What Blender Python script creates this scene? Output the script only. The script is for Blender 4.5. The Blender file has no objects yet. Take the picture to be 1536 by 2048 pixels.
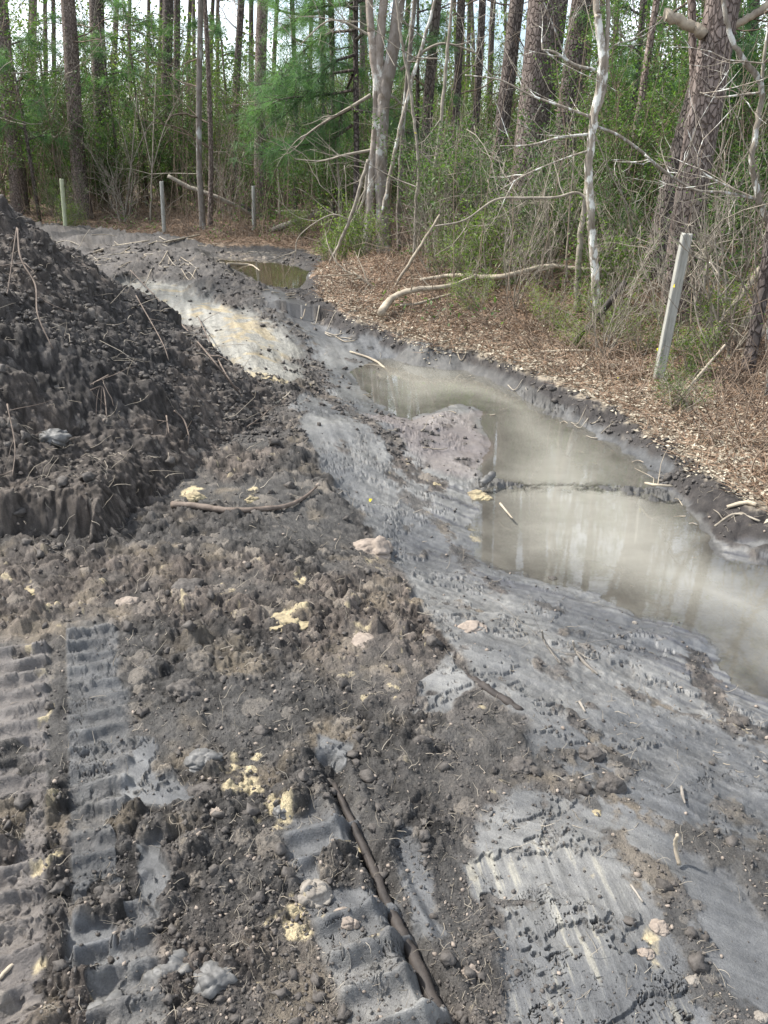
import bpy, math, random
import numpy as np
from mathutils import Vector, Matrix
PI = math.pi
sc = bpy.context.scene
# ---------------------------------------------------------------- camera, sky, sun, exposure
F = 1547.0; CAMH = 1.6; PITCH = math.radians(24.8)
cam_d = bpy.data.cameras.new("camera"); cam = bpy.data.objects.new("camera", cam_d)
sc.collection.objects.link(cam); sc.camera = cam
cam_d.sensor_fit = 'VERTICAL'; cam_d.sensor_height = 24; cam_d.lens = 24 * F / 2048
cam.location = (0, 0, CAMH); cam.rotation_euler = (PI / 2 - PITCH, 0, 0)
cam_d.clip_start = 0.05; cam_d.clip_end = 1000

SUN_EL, SUN_AZ = math.radians(52), math.radians(-75)      # azimuth from +Y, negative = left
w = bpy.data.worlds.new("World"); sc.world = w; w.use_nodes = True
nt = w.node_tree; nt.nodes.clear()
o_ = nt.nodes.new("ShaderNodeOutputWorld"); bg = nt.nodes.new("ShaderNodeBackground")
sky = nt.nodes.new("ShaderNodeTexSky"); sky.sky_type = 'NISHITA'; sky.sun_disc = False
sky.sun_elevation = SUN_EL; sky.sun_rotation = SUN_AZ; sky.air_density = 1.0; sky.dust_density = 1.5
tc = nt.nodes.new("ShaderNodeTexCoord"); mp = nt.nodes.new("ShaderNodeMapping"); mp.inputs['Scale'].default_value = (1, 1, 2.2)
cn = nt.nodes.new("ShaderNodeTexNoise"); cn.inputs['Scale'].default_value = 2.2; cn.inputs['Detail'].default_value = 7
cr = nt.nodes.new("ShaderNodeValToRGB"); cr.color_ramp.elements[0].position = 0.40; cr.color_ramp.elements[1].position = 0.66
mx = nt.nodes.new("ShaderNodeMixRGB"); mx.inputs[2].default_value = (11, 11.6, 12.4, 1)
nt.links.new(tc.outputs['Generated'], mp.inputs[0]); nt.links.new(mp.outputs[0], cn.inputs['Vector'])
nt.links.new(cn.outputs['Fac'], cr.inputs[0]); nt.links.new(cr.outputs[0], mx.inputs[0])
nt.links.new(sky.outputs[0], mx.inputs[1]); nt.links.new(mx.outputs[0], bg.inputs[0]); nt.links.new(bg.outputs[0], o_.inputs[0])
bg.inputs[1].default_value = 0.11
sun_d = bpy.data.lights.new("sun", 'SUN'); sun_d.energy = 4.0; sun_d.angle = math.radians(2.5); sun_d.color = (1, 0.96, 0.90)
sun = bpy.data.objects.new("sun", sun_d); sc.collection.objects.link(sun)
sv = Vector((math.sin(SUN_AZ) * math.cos(SUN_EL), math.cos(SUN_AZ) * math.cos(SUN_EL), math.sin(SUN_EL)))
sun.rotation_euler = sv.to_track_quat('Z', 'Y').to_euler(); sun.location = sv * 30
sc.view_settings.view_transform = 'Standard'; sc.view_settings.look = 'None'; sc.view_settings.gamma = 1
sc.view_settings.exposure = 1.2
sc.cycles.max_bounces = 6; sc.cycles.transparent_max_bounces = 8
sc.cycles.use_adaptive_sampling = True

# ---------------------------------------------------------------- picture -> place
CP, SP = math.cos(PITCH), math.sin(PITCH)
def ray(x, y):
    dx = (x - 768) / F; dy = (1024 - y) / F
    return dx, CP + dy * SP, -SP + dy * CP
def G(x, y, z=0.0):
    a, b, c = ray(x, y); t = (z - CAMH) / c
    return (a * t, b * t)
def V(x, y, Y):
    a, b, c = ray(x, y); t = Y / b
    return Vector((a * t, Y, CAMH + c * t))

# ---------------------------------------------------------------- noise
f4 = np.float32
def h2(ix, iy, s):
    h = (ix.astype(np.int64) * 374761393 + iy.astype(np.int64) * 668265263 + s * 1274126177) & 0xffffffff
    h = ((h ^ (h >> 13)) * 1274126177) & 0xffffffff
    h ^= h >> 16
    return (h & 0xffffff).astype(f4) / f4(16777216.0)
def vn(x, y, s=0):
    ix = np.floor(x); iy = np.floor(y); fx = (x - ix).astype(f4); fy = (y - iy).astype(f4)
    ix = ix.astype(np.int32); iy = iy.astype(np.int32)
    u = fx * fx * (3 - 2 * fx); v = fy * fy * (3 - 2 * fy)
    a = h2(ix, iy, s); b = h2(ix + 1, iy, s); c = h2(ix, iy + 1, s); d = h2(ix + 1, iy + 1, s)
    return (a + (b - a) * u) * (1 - v) + (c + (d - c) * u) * v - 0.5        # -.5 .. .5
def fbm(x, y, s=0, o=4, g=0.5):
    r = 0; a = 1.0; t = 0
    for i in range(o):
        r = r + a * vn(x * (2.03 ** i) + i * 17.3, y * (2.03 ** i) - i * 9.1, s + i); t += a; a *= g
    return r / t * 1.6
def sstep(e0, e1, x):
    t = np.clip((x - e0) / (e1 - e0), 0, 1); return t * t * (3 - 2 * t)
def domes(x, y, cell, s, p=0.8, rmin=.3, rmax=.75):
    gx = x / cell; gy = y / cell; ix = np.floor(gx).astype(np.int32); iy = np.floor(gy).astype(np.int32)
    H = np.zeros_like(x, dtype=f4); I = np.zeros_like(x, dtype=f4)
    for a in (-1, 0, 1):
        for b in (-1, 0, 1):
            cx = ix + a; cy = iy + b
            r1 = h2(cx, cy, s); r2 = h2(cx, cy, s + 5); r3 = h2(cx, cy, s + 9)
            rad = rmin + (rmax - rmin) * r3 * r3
            q = 1 - ((gx - cx - r1) ** 2 + (gy - cy - r2) ** 2) / rad ** 2
            h = np.where(r2 * 7.3 % 1 < p, (.4 * np.sqrt(np.maximum(q, 0)) + .75 * np.maximum(q, 0)) * rad * (0.5 + 0.8 * (r1 * 5.7 % 1)), 0).astype(f4)
            m = h > H; I = np.where(m, r1 * 3.1 % 1, I); H = np.maximum(H, h)
    return H * cell, I
def sdpoly(x, y, P):
    P = np.array(P, float); n = len(P); d = np.full(x.shape, 1e9, f4); ins = np.zeros(x.shape, bool)
    for i in range(n):
        ax, ay = P[i]; bx, by = P[(i + 1) % n]; ex, ey = bx - ax, by - ay
        t = np.clip(((x - ax) * ex + (y - ay) * ey) / (ex * ex + ey * ey + 1e-12), 0, 1)
        d = np.minimum(d, (x - ax - ex * t) ** 2 + (y - ay - ey * t) ** 2)
        if abs(ey) > 1e-12:
            ins ^= ((ay > y) != (by > y)) & (x < (y - ay) * ex / ey + ax)
    d = np.sqrt(d); return np.where(ins, -d, d)
def sdline(x, y, P):
    P = np.array(P, float); d = np.full(x.shape, 1e9, f4)
    for i in range(len(P) - 1):
        ax, ay = P[i]; bx, by = P[i + 1]; ex, ey = bx - ax, by - ay
        t = np.clip(((x - ax) * ex + (y - ay) * ey) / (ex * ex + ey * ey + 1e-12), 0, 1)
        d = np.minimum(d, (x - ax - ex * t) ** 2 + (y - ay - ey * t) ** 2)
    return np.sqrt(d)

# ---------------------------------------------------------------- the plan of the place
WL = -0.24; WL2 = -0.07
WATER = [G(*p, WL) for p in [(700, 742), (730, 785), (770, 820), (820, 840), (860, 822), (920, 806), (965, 822), (985, 880), (968, 930), (945, 985), (960, 1010),
         (941, 1050), (947, 1112), (1014, 1146), (1112, 1170), (1209, 1200), (1331, 1243), (1410, 1272), (1453, 1345), (1514, 1400), (1640, 1470),
         (1800, 1300), (1640, 1190), (1536, 1150), (1470, 1110), (1440, 1050), (1361, 996), (1300, 965), (1240, 905), (1150, 845), (1088, 800), (1027, 772), (942, 738), (845, 714), (760, 716)]]
WATER2 = [G(*p, WL2) for p in [(432, 516), (480, 519), (560, 524), (606, 540), (628, 560), (600, 584), (545, 584), (515, 568), (490, 548), (455, 530)]]
CLEAR = [G(*p, -.10) for p in [(1800, 1180), (1536, 1012), (1470, 975), (1400, 930), (1330, 880), (1250, 822), (1150, 777), (1060, 742), (950, 702)]] + [G(*p) for p in [(860, 680), (770, 650),
         (700, 634), (640, 604), (634, 560), (652, 520), (600, 503), (530, 494), (430, 498), (330, 481), (200, 468), (100, 461), (-200, 455)]] + [(-14, 9), (-9, -9), (9, -9), (7, 0)]
SMOOTH = [G(*p, -.08) for p in [(540, 590), (640, 640), (700, 650), (770, 640), (860, 672), (950, 700), (1060, 740), (1150, 775), (1250, 820), (1330, 880), (1400, 930), (1600, 1040),
          (1900, 1500), (1900, 2400), (1060, 2400), (1040, 2048), (985, 1900), (925, 1750), (950, 1640), (1085, 1620), (1060, 1490), (975, 1440), (895, 1320), (850, 1240),
          (800, 1130), (752, 1050), (640, 960), (600, 870), (640, 800), (640, 745), (600, 700), (520, 640)]]
PATCH = [[G(*p) for p in q] for q in (
    [(265, 1490), (300, 1500), (330, 1560), (390, 1610), (330, 1640), (240, 1630), (255, 1560)],
    [(270, 1700), (330, 1690), (340, 1790), (310, 1850), (280, 1780)],
    [(790, 1655), (835, 1700), (870, 1800), (900, 1910), (840, 1880), (770, 1720)],
    [(850, 1375), (910, 1320), (960, 1380), (910, 1430), (830, 1430)],
    [(130, 1860), (250, 1850), (260, 1960), (140, 1980)],
    [(640, 1480), (700, 1500), (690, 1540), (630, 1530)],
    [(580, 820), (600, 770), (650, 760), (640, 800), (600, 830)])]
PATB = [G(*p) for p in [(930, 1740), (1040, 1690), (1110, 1670), (1230, 1730), (1330, 1860), (1400, 2100), (1010, 2100), (1000, 1900)]]
SAND = [G(*p) for p in [(225, 572), (300, 562), (385, 575), (410, 600), (480, 622), (560, 652), (610, 690), (590, 735), (500, 748), (440, 740), (410, 700), (400, 668), (340, 640), (240, 602)]]
LINES = [([(600, 720), (720, 842), (815, 915), (880, 935)], .10, .9), ([(783, 940), (900, 1030), (950, 1110), (1010, 1150)], .05, .8),
         ([(1060, 1610), (1180, 1640), (1300, 1690), (1400, 1745), (1536, 1740), (1700, 1765)], .055, 1), ([(1235, 1735), (1320, 1850), (1390, 2060)], .045, .8),
         ([(1280, 1375), (1440, 1420), (1560, 1450)], .05, .9), ([(1400, 1265), (1440, 1340), (1500, 1410), (1600, 1450)], .05, .8),
         ([(1150, 1480), (1240, 1590)], .05, .8), ([(540, 640), (620, 700), (650, 750)], .12, .8), ([(990, 968), (1150, 976), (1320, 992)], .05, .35),
         ([(1180, 1290), (1110, 1370)], .03, .5), ([(630, 610), (700, 650), (780, 650), (880, 690)], .16, 1), ([(1400, 1050), (1536, 1100)], .06, .7)]
LINES = [([G(*p, -.1) for p in P], w_, a_) for P, w_, a_ in LINES]
YEL = [(490, 1560, 55, 60, 1), (550, 1640, 60, 40, .8), (580, 1240, 45, 16, 1), (590, 1850, 60, 55, 1), (100, 1740, 30, 50, 1), (92, 1450, 14, 50, .8), (80, 1960, 25, 40, .7),
       (460, 1200, 60, 50, .5), (600, 1170, 22, 25, .8), (385, 990, 25, 18, 1), (503, 997, 16, 18, .9), (735, 1080, 35, 35, .5), (730, 1275, 40, 20, .7), (958, 985, 22, 16, 1),
       (640, 1960, 60, 40, .4), (700, 1700, 40, 30, .7), (750, 1900, 25, 20, .8), (1300, 1900, 35, 90, .6), (1420, 1990, 60, 40, .5), (1180, 1750, 60, 40, .4), (60, 1170, 30, 20, .5),
       (640, 1300, 60, 30, .3), (510, 750, 90, 16, 1), (430, 690, 20, 40, .9), (620, 740, 40, 15, .5), (110, 1640, 20, 60, .6), (420, 1240, 20, 40, .5), (560, 1130, 80, 50, .4)]
def dirn(a, b):
    v = np.array(G(*b, -.1)) - np.array(G(*a, -.1)); return v / np.linalg.norm(v)
DA, DB, DC = dirn((1000, 1190), (1400, 1290)), dirn((1100, 1710), (1220, 2000)), dirn((600, 640), (770, 850))
TR = dirn((125, 2040), (120, 1400))                                       # way the tracks ran
T0 = np.array(G(122, 1700)); T1 = np.array(G(730, 1850))
RUT = [G(*p) for p in [(655, 1530), (700, 1630), (740, 1720), (800, 1850), (860, 1970), (910, 2070)]]
HX, HY, HH, HK = -3.05, 4.85, 1.80, 0.80

CSX, CSY = G(160, 1112, 0)
BARS = [[G(*p, WL) for p in q] for q in ([(985, 968), (1080, 972), (1180, 978), (1330, 996)], [(1060, 790), (1130, 830), (1190, 842)])]
def heap_h(x, y):
    wx = x + .25 * fbm(x * 1.3, y * 1.3, 31, 2); wy = y + .25 * fbm(x * 1.3 + 9, y * 1.3, 32, 2)
    dx = np.maximum(wx - HX, 0) + np.minimum(wx - HX, 0) * .25
    r = np.sqrt(dx ** 2 + (wy - HY) ** 2 + .04)
    h = HH - HK * r + .16 * fbm(x * 1.6, y * 1.6, 33, 4) + .06 * fbm(x * 5, y * 5, 35, 4)
    h = np.maximum(h, -.3 + .52 * sstep(CSX + .3, CSX - .1, wx) * sstep(CSY - .35, CSY + .30, wy) * sstep(CSY + 1.5, CSY + .9, wy) + .03 * fbm(x * 6, y * 6, 36, 3))
    return h
def heap_full(x, y):
    h = heap_h(x, y)
    d1, i1 = domes(x + .03 * fbm(x * 18, y * 18, 2, 4), y + .03 * fbm(x * 18, y * 18, 3, 4), .17, 40, .45)
    d2, i2 = domes(x + .012 * fbm(x * 70, y * 70, 4, 2), y, .055, 41, .8)
    d3, i3 = domes(x, y + .006 * vn(x * 150, y * 150, 5), .024, 42, .85)
    disp = .5 * d1 + .62 * d2 + .8 * d3 + .022 * fbm(x * 30, y * 30, 6, 5) + .004 * fbm(x * 160, y * 160, 7, 2)
    z = h + disp
    e = .02 * fbm(x * 9, y * 9, 8, 3)
    cut = sstep(CSX + .03 + e, CSX - .01 + e, x) * sstep(CSY + .24 + e, CSY + .06 + e, y) * (y > 1.5)
    z = z * (1 - cut) + (-.12 + .01 * fbm(x * 30, y * 30, 9, 3)) * cut
    rnd = np.where(d2 > d1 * .6, i2, i1); rnd = np.where(d3 > d2, i3, rnd)
    return z, rnd, cut, disp

def ground(x, y, full=True):
    x = np.asarray(x, float); y = np.asarray(y, float); D = np.sqrt(x * x + y * y)
    n1 = fbm(x * 2.2, y * 2.2, 1, 3); n2 = fbm(x * 9, y * 9, 2, 3); n3 = fbm(x * 40, y * 40, 3, 3)
    wx = x + .10 * n1 * np.minimum(1, D / 5) + .03 * n2; wy = y + .10 * fbm(x * 2.2 + 40, y * 2.2, 4, 3) * np.minimum(1, D / 5) + .03 * fbm(x * 9 + 40, y * 9, 5, 3)
    dw = sdpoly(wx, wy, WATER) + .07 * n2 * sstep(8, 5, y) + .02 * n3; dw2 = sdpoly(wx, wy, WATER2)
    dc = sdpoly(wx + .012 * n3 + .05 * n2, wy + .08 * fbm(x * 3, y * 3, 240, 3), CLEAR)                                  # > 0 in the wood
    ds = sdpoly(wx + .02 * n3, wy + .01 * n3, SMOOTH)
    near = sstep(14, 10, y)
    # large shape
    outs = np.maximum(dw, 0)
    zl = WL + .235 * sstep(0, 1.15, outs) + .05 * sstep(0, .12, outs) * .35
    zr = WL + .012 + .075 * sstep(0, .4, outs)
    side = sstep(-.9, -.25, dc)                                            # close to the right bank
    side = side * (y < 9)
    z = zl * (1 - side) + np.minimum(zl, zr) * side
    z = np.where(dw < 0, WL - .055 * sstep(0, .5, -dw + .05 * n2) - .004, z)
    z = z * sstep(13, 8.5, y) + (-.02) * (1 - sstep(13, 8.5, y))
    z = z - .12 * sstep(.35, -.25, dw2) * 1.0
    for P in BARS: z = z + .051 * np.exp(-(sdline(wx + .05 * n3, wy + .04 * n2, P) / .085) ** 2) * np.clip(.62 + 1.5 * n2 + 1.3 * n3, 0, 1.15)
    wood = sstep(-.03, .03, dc + .10 * n2 + .04 * n3); rise = sstep(-.24, .07, dc + .03 * n2)
    zf = .03 - .12 * sstep(9, 7, y) + .16 * sstep(.2, 3, dc) + .05 * fbm(x * 1.2, y * 1.2, 12, 4) + .018 * fbm(x * 14, y * 14, 13, 3)
    kx, ky = G(745, 560); zf = zf + .22 * np.exp(-((x - kx) ** 2 + (y - ky) ** 2) / .9)
    z = z * (1 - rise) + zf * rise
    sa = sdpoly(wx, wy, SAND); sand = sstep(.10, -.16, sa + .22 * n1 + .14 * n2 + .05 * n3)
    z = z + .10 * sstep(.1, -.9, sa) * (1 - wood)
    rough_far = sstep(8.3, 9.5, y) * sstep(-.6, -1.6, x - (y - 9) * -.35) * (1 - wood) * (1 - sand)
    z = z + rough_far * (.12 + .22 * fbm(x * 1.4, y * 1.4, 15, 3)) * sstep(0.1, .5, dw2)
    if not full:
        return z
    # what covers it: crumbs or smooth mud
    cr_ = sstep(-.03, .02, ds + .10 * n2 + .05 * n1 + .04 * n3)
    for P in PATCH:
        cr_ = np.minimum(cr_, sstep(-.008, .008, sdpoly(wx, wy, P) + .02 * n2 + .012 * n3))
    for P, w_, a_ in LINES:
        dl = sdline(wx, wy, P); cr_ = np.maximum(cr_, a_ * sstep(w_, w_ * .4, dl + w_ * 1.3 * (n2 + .9 * n3)))
    sc_ = sstep(.27, .40, fbm(x * 7, y * 7, 18, 4) + .12 * n3) * .8           # crumbs strewn over the smooth mud
    cr_ = np.maximum(cr_, sc_ * sstep(-.03, .1, dw))
    band = sstep(-.20, -.12, dc + .10 * n2 + .10 * n1) * (1 - wood) * (y < 16)
    cr_ = np.maximum(cr_, band)
    cr_ = cr_ * (1 - sand * .8)
    cr_ = np.maximum(cr_, sstep(.25, .4, fbm(x * 5, y * 5, 19, 3)) * sand * .5)
    pb = sstep(.01, -.01, sdpoly(wx, wy, PATB) + .012 * n3); cr_ = cr_ * (1 - pb * (fbm(x * 9, y * 9, 77, 3) < .3))
    cr_ = cr_ * (1 - wood) * (1 - .9 * sstep(.02, -.05, dw)) * (1 - sstep(.03, -.05, dw2))
    # track prints
    lx = (x - T0[0]) * TR[1] - (y - T0[1]) * TR[0]; ly = (x - T0[0]) * TR[0] + (y - T0[1]) * TR[1]
    lx2 = (x - T1[0]) * TR[1] - (y - T1[1]) * TR[0]; ly2 = (x - T1[0]) * TR[0] + (y - T1[1]) * TR[1]
    k1 = sstep(-.34, -.31, lx) * sstep(-.02, -.04, lx) + sstep(.02, .035, lx) * sstep(.21, .18, lx + .04 * n2)
    k1 = k1 * sstep(1.15, .95, ly + .2 * n1) * (ly > -2) * sstep(-.5, -.2, .4 + n1)
    k2 = sstep(-.13, -.10, lx2) * sstep(.10, .08, lx2) * sstep(.40, .3, ly2 + .1 * n2) * sstep(-.45, -.3, n1 + n2)
    cleat = k1 * (.5 + .5 * np.sin((ly + .025 * n2 + .008 * n3 + .05 * lx) * 2 * PI / .082 + 1.5 * (lx > 0))) ** 2.2 + k2 * (.5 + .5 * np.sin((ly2 + .02 * n2) * 2 * PI / .09)) ** 2.2
    cleat = cleat * np.clip(.75 + .9 * n2 + .7 * n1, .15, 1.3); kk = np.clip(k1 + k2, 0, 1)
    cr_ = cr_ * (1 - k2 * .8); cr_ = cr_ * (1 - kk * .72 * (fbm(x * 8, y * 8, 21, 3) < .22))
    q = .016
    d0, i0 = domes(x + .03 * fbm(x * 14, y * 14, 50, 3), y + .03 * fbm(x * 14 + 7, y * 14, 51, 3), .20, 52, .3, .2, .45)
    d1, i1 = domes(x + q * fbm(x * 28, y * 28, 53, 3), y + q * fbm(x * 28 + 7, y * 28, 54, 3), .09, 55, .65)
    d2, i2 = domes(x + .012 * fbm(x * 70, y * 70, 56, 2), y + .012 * fbm(x * 70 + 5, y * 70, 57, 2), .045, 58, .8)
    d3, i3 = domes(x, y, .019, 59, .85)
    press = sstep(-.12, .30, fbm(x * 2.7, y * 2.7, 300, 4) + .35 * n2) * (1 - .6 * sstep(5, 8, y)); near_a = (1.08 - .86 * press) * (.7 + .3 * sstep(-.4, .5, n1 + n2 * .5))
    fine = fbm(x * 34, y * 34, 60, 5, .55); f2 = fbm(x * 190, y * 190, 61, 2)
    clod = (near_a * (.50 * d0 + .55 * d1 + .68 * d2 + .85 * d3) + (.0105 - .004 * press) * fine + .003 * f2 * (D < 6)) * (1 - .72 * sstep(-.26, -.1, dc) * (y < 9))
    smooth_h = .0035 * n2 + .012 * n1
    al = np.where(y > 4.3, 1.0, 0.0)
    def streak(dv, s, fa, fc):
        a = x * dv[0] + y * dv[1]; c = -x * dv[1] + y * dv[0]; return fbm(a * fa, c * fc, s, 4, .6)
    stA = streak(DA, 70, 1.2, 34); stB = streak(DB, 71, 6, 90); stC = streak(DC, 72, .9, 18)
    st = np.where(pb > .5, stB, stA * (1 - al) + stC * al)
    smooth_h = smooth_h + .0014 * st
    crk = np.abs(fbm(x * 4 + .4 * n3, y * 7 + .4 * n3, 80, 5, .65)); crk = sstep(.012, .002, crk) * sstep(.15, .3, fbm(x * 2.1, y * 2.1, 81, 2)) * (D < 6)
    crk2 = sstep(.022, .004, np.abs(fbm(x * 7 + .5 * n3, y * 16 + .6 * n3, 83, 5, .65))) * pb * (fbm(x * 6, y * 6, 84, 2) > .05) * sstep(.9, .2, (y - G(0, 1930)[1]) * 8)
    crk = np.maximum(crk, crk2) * (dw > .08)
    clod = clod * (1 - .5 * sstep(.03, -.06, ds)) * (1 - .45 * sstep(7, 11, y))
    tt = fbm(x * 2.6 + .2 * n3, y * 4.2 + .2 * n3, 310, 5, .6); t2_ = fbm(x * 4.2 + .2 * n3, y * 2.6 + .3 * n3, 311, 5, .62)
    smooth_h = smooth_h + (.010 * sstep(.13, .145, tt) + .008 * sstep(.21, .222, t2_)) * (y < 7) * sstep(.05, .2, dw)
    edge = np.maximum(sstep(.02, .0, np.abs(tt - .135)), sstep(.02, .0, np.abs(t2_ - .215))) * sstep(-.1, .25, n1 + n2) * (y < 7) * sstep(.05, .2, dw)
    cr_ = np.maximum(cr_, edge * .45 * (1 - wood))
    smooth_h = smooth_h - .014 * crk
    z = z + cr_ * (clod + .004) + (1 - cr_) * (1 - wood) * smooth_h * sstep(-.1, .1, dw + .12) + .040 * cleat * (1 - .35 * cr_)
    z = z + .02 * sstep(.06, .0, np.abs(lx - .0)) * (ly < 1.1) * .5
    dr = sdline(x + .006 * n3, y, RUT); z = z - .032 * sstep(.034, .012, dr + .006 * n3) + .018 * sstep(.075, .05, dr) * sstep(.03, .05, dr) * (.6 + n2)
    z = z + wood * .012 * fbm(x * 50, y * 50, 14, 3)
    # colours (what each material is)
    def c(*v): return np.array(v, f4)
    def mix(A, B, t): return A + (B - A) * t[..., None]
    rnd = np.where(d2 > d1 * .7, i2, i1)
    soil = mix(c(.046, .043, .040) + np.zeros(x.shape + (3,), f4), c(.074, .062, .053), sstep(-.2, .35, n1 + .4 * fbm(x * 1.1, y * 1.1, 90, 2)))
    soil = soil * (.62 + 1.0 * rnd ** 1.5 + 1.3 * np.clip(fine, -.3, .5))[..., None]
    soil = mix(soil, c(.19, .165, .135), sstep(.84, .97, rnd) * .55)
    soil = mix(soil, c(.082, .079, .074), press * .45)
    soil = mix(soil, c(.20, .165, .12), sstep(.12, .5, fbm(x * 6, y * 6, 301, 4)) * .45)
    mud = mix(c(.078, .080, .082) + np.zeros(x.shape + (3,), f4), c(.140, .139, .133), sstep(-.25, .45, n1))
    mud = mix(mud, c(.075, .076, .085), sstep(-.05, .35, -stA) * (1 - al) * sstep(.5, .1, dw) * (dw > 0) * .85)
    mud = mud * (1 + .6 * st + .35 * n2 + .12 * n3)[..., None]
    mud = mix(mud, c(.36, .33, .24), pb * sstep(.12, .5, stB + .8 * n2) * .3)
    mud = mix(mud, c(.135, .118, .107), kk * sstep(.02, -.02, lx) * .7)
    mud = mix(mud, c(.215, .175, .16), sstep(.12, -.05, n1 * .2 + sdpoly(wx, wy, [G(*p, WL) for p in [(760, 850), (960, 830), (980, 960), (850, 960)]])) * .4)
    mud = mix(mud, c(.045, .042, .04), crk)
    col = mix(mud, soil, cr_)
    ye = np.zeros(x.shape, f4)
    for (cx, cy, rx, ry, a_) in YEL:
        gx, gy = G(cx, cy); ex = abs(G(cx + rx, cy)[0] - gx); ey = abs(G(cx, cy + ry)[1] - G(cx, cy - ry)[1]) / 2
        ye = np.maximum(ye, a_ * np.exp(-(((x - gx) / ex) ** 2 + ((y - gy) / ey) ** 2) * .9))
    spk = fbm(x * 30, y * 30, 91, 4) + .35 * (i2 - .5) + .3 * (i1 - .5)
    ye = sstep(.42, .74, ye * (.95 + 1.0 * spk)) * (1 - wood)
    ye2 = sstep(.34, .5, spk) * cr_ * sstep(-.15, .3, n1) * .55
    col = mix(col, c(.45, .38, .24), np.maximum(ye * .8, ye2))
    sandc = mix(c(.235, .228, .20) + np.zeros(x.shape + (3,), f4), c(.30, .25, .16), sstep(.05, .45, n2 + n1))
    sandc = sandc * (1 + .7 * stC + .3 * n3)[..., None]
    col = mix(col, sandc, sand * (1 - .75 * cr_))
    blk = band * .85 + .8 * sstep(.5, .15, np.abs(dc + .12)) * (y > 9) * (x > -3.5) * (1 - wood)
    col = mix(col, c(.034, .031, .030), np.clip(blk, 0, .9))
    grf = rough_far * (1 - sand)
    col = mix(col, c(.085, .078, .072), grf * .7)
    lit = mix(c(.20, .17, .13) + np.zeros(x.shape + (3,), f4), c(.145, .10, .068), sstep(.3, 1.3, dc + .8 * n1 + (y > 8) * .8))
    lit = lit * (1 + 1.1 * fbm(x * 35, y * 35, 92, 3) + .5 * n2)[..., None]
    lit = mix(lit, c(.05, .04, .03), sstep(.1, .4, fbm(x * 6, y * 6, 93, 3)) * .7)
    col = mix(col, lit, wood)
    bed = mix(c(.095, .093, .088) + np.zeros(x.shape + (3,), f4), c(.065, .063, .06), sstep(-.2, .3, n2))
    col = mix(col, bed, sstep(.01, -.03, np.minimum(dw, dw2)))
    wet = (1 - cr_) * (1 - wood) * (.55 + .45 * sstep(.5, .05, np.minimum(dw, dw2))) * (1 - .8 * sand)
    for P in BARS: wet = wet * (1 - .8 * np.exp(-(sdline(wx, wy, P) / .12) ** 2))
    wet = wet * (1 - .7 * ye) * (1 - .75 * side * sstep(-.5, -.3, dc))
    return z, np.clip(col, .008, .85), np.clip(wet, 0, 1), dw, dw2, dc, cr_
def zat(x, y):
    r = ground(np.array([float(x)]), np.array([float(y)]), False)[0]
    if x < 0.2 and y < 8:
        r = max(r, heap_h(np.array([float(x)]), np.array([float(y)]))[0])
    return float(r)
def zfull(x, y):
    x = np.asarray(x, float); y = np.asarray(y, float)
    return np.maximum(ground(x, y)[0], np.where((x < .5) & (y < 9), heap_full(x, y)[0], -9))

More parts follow.
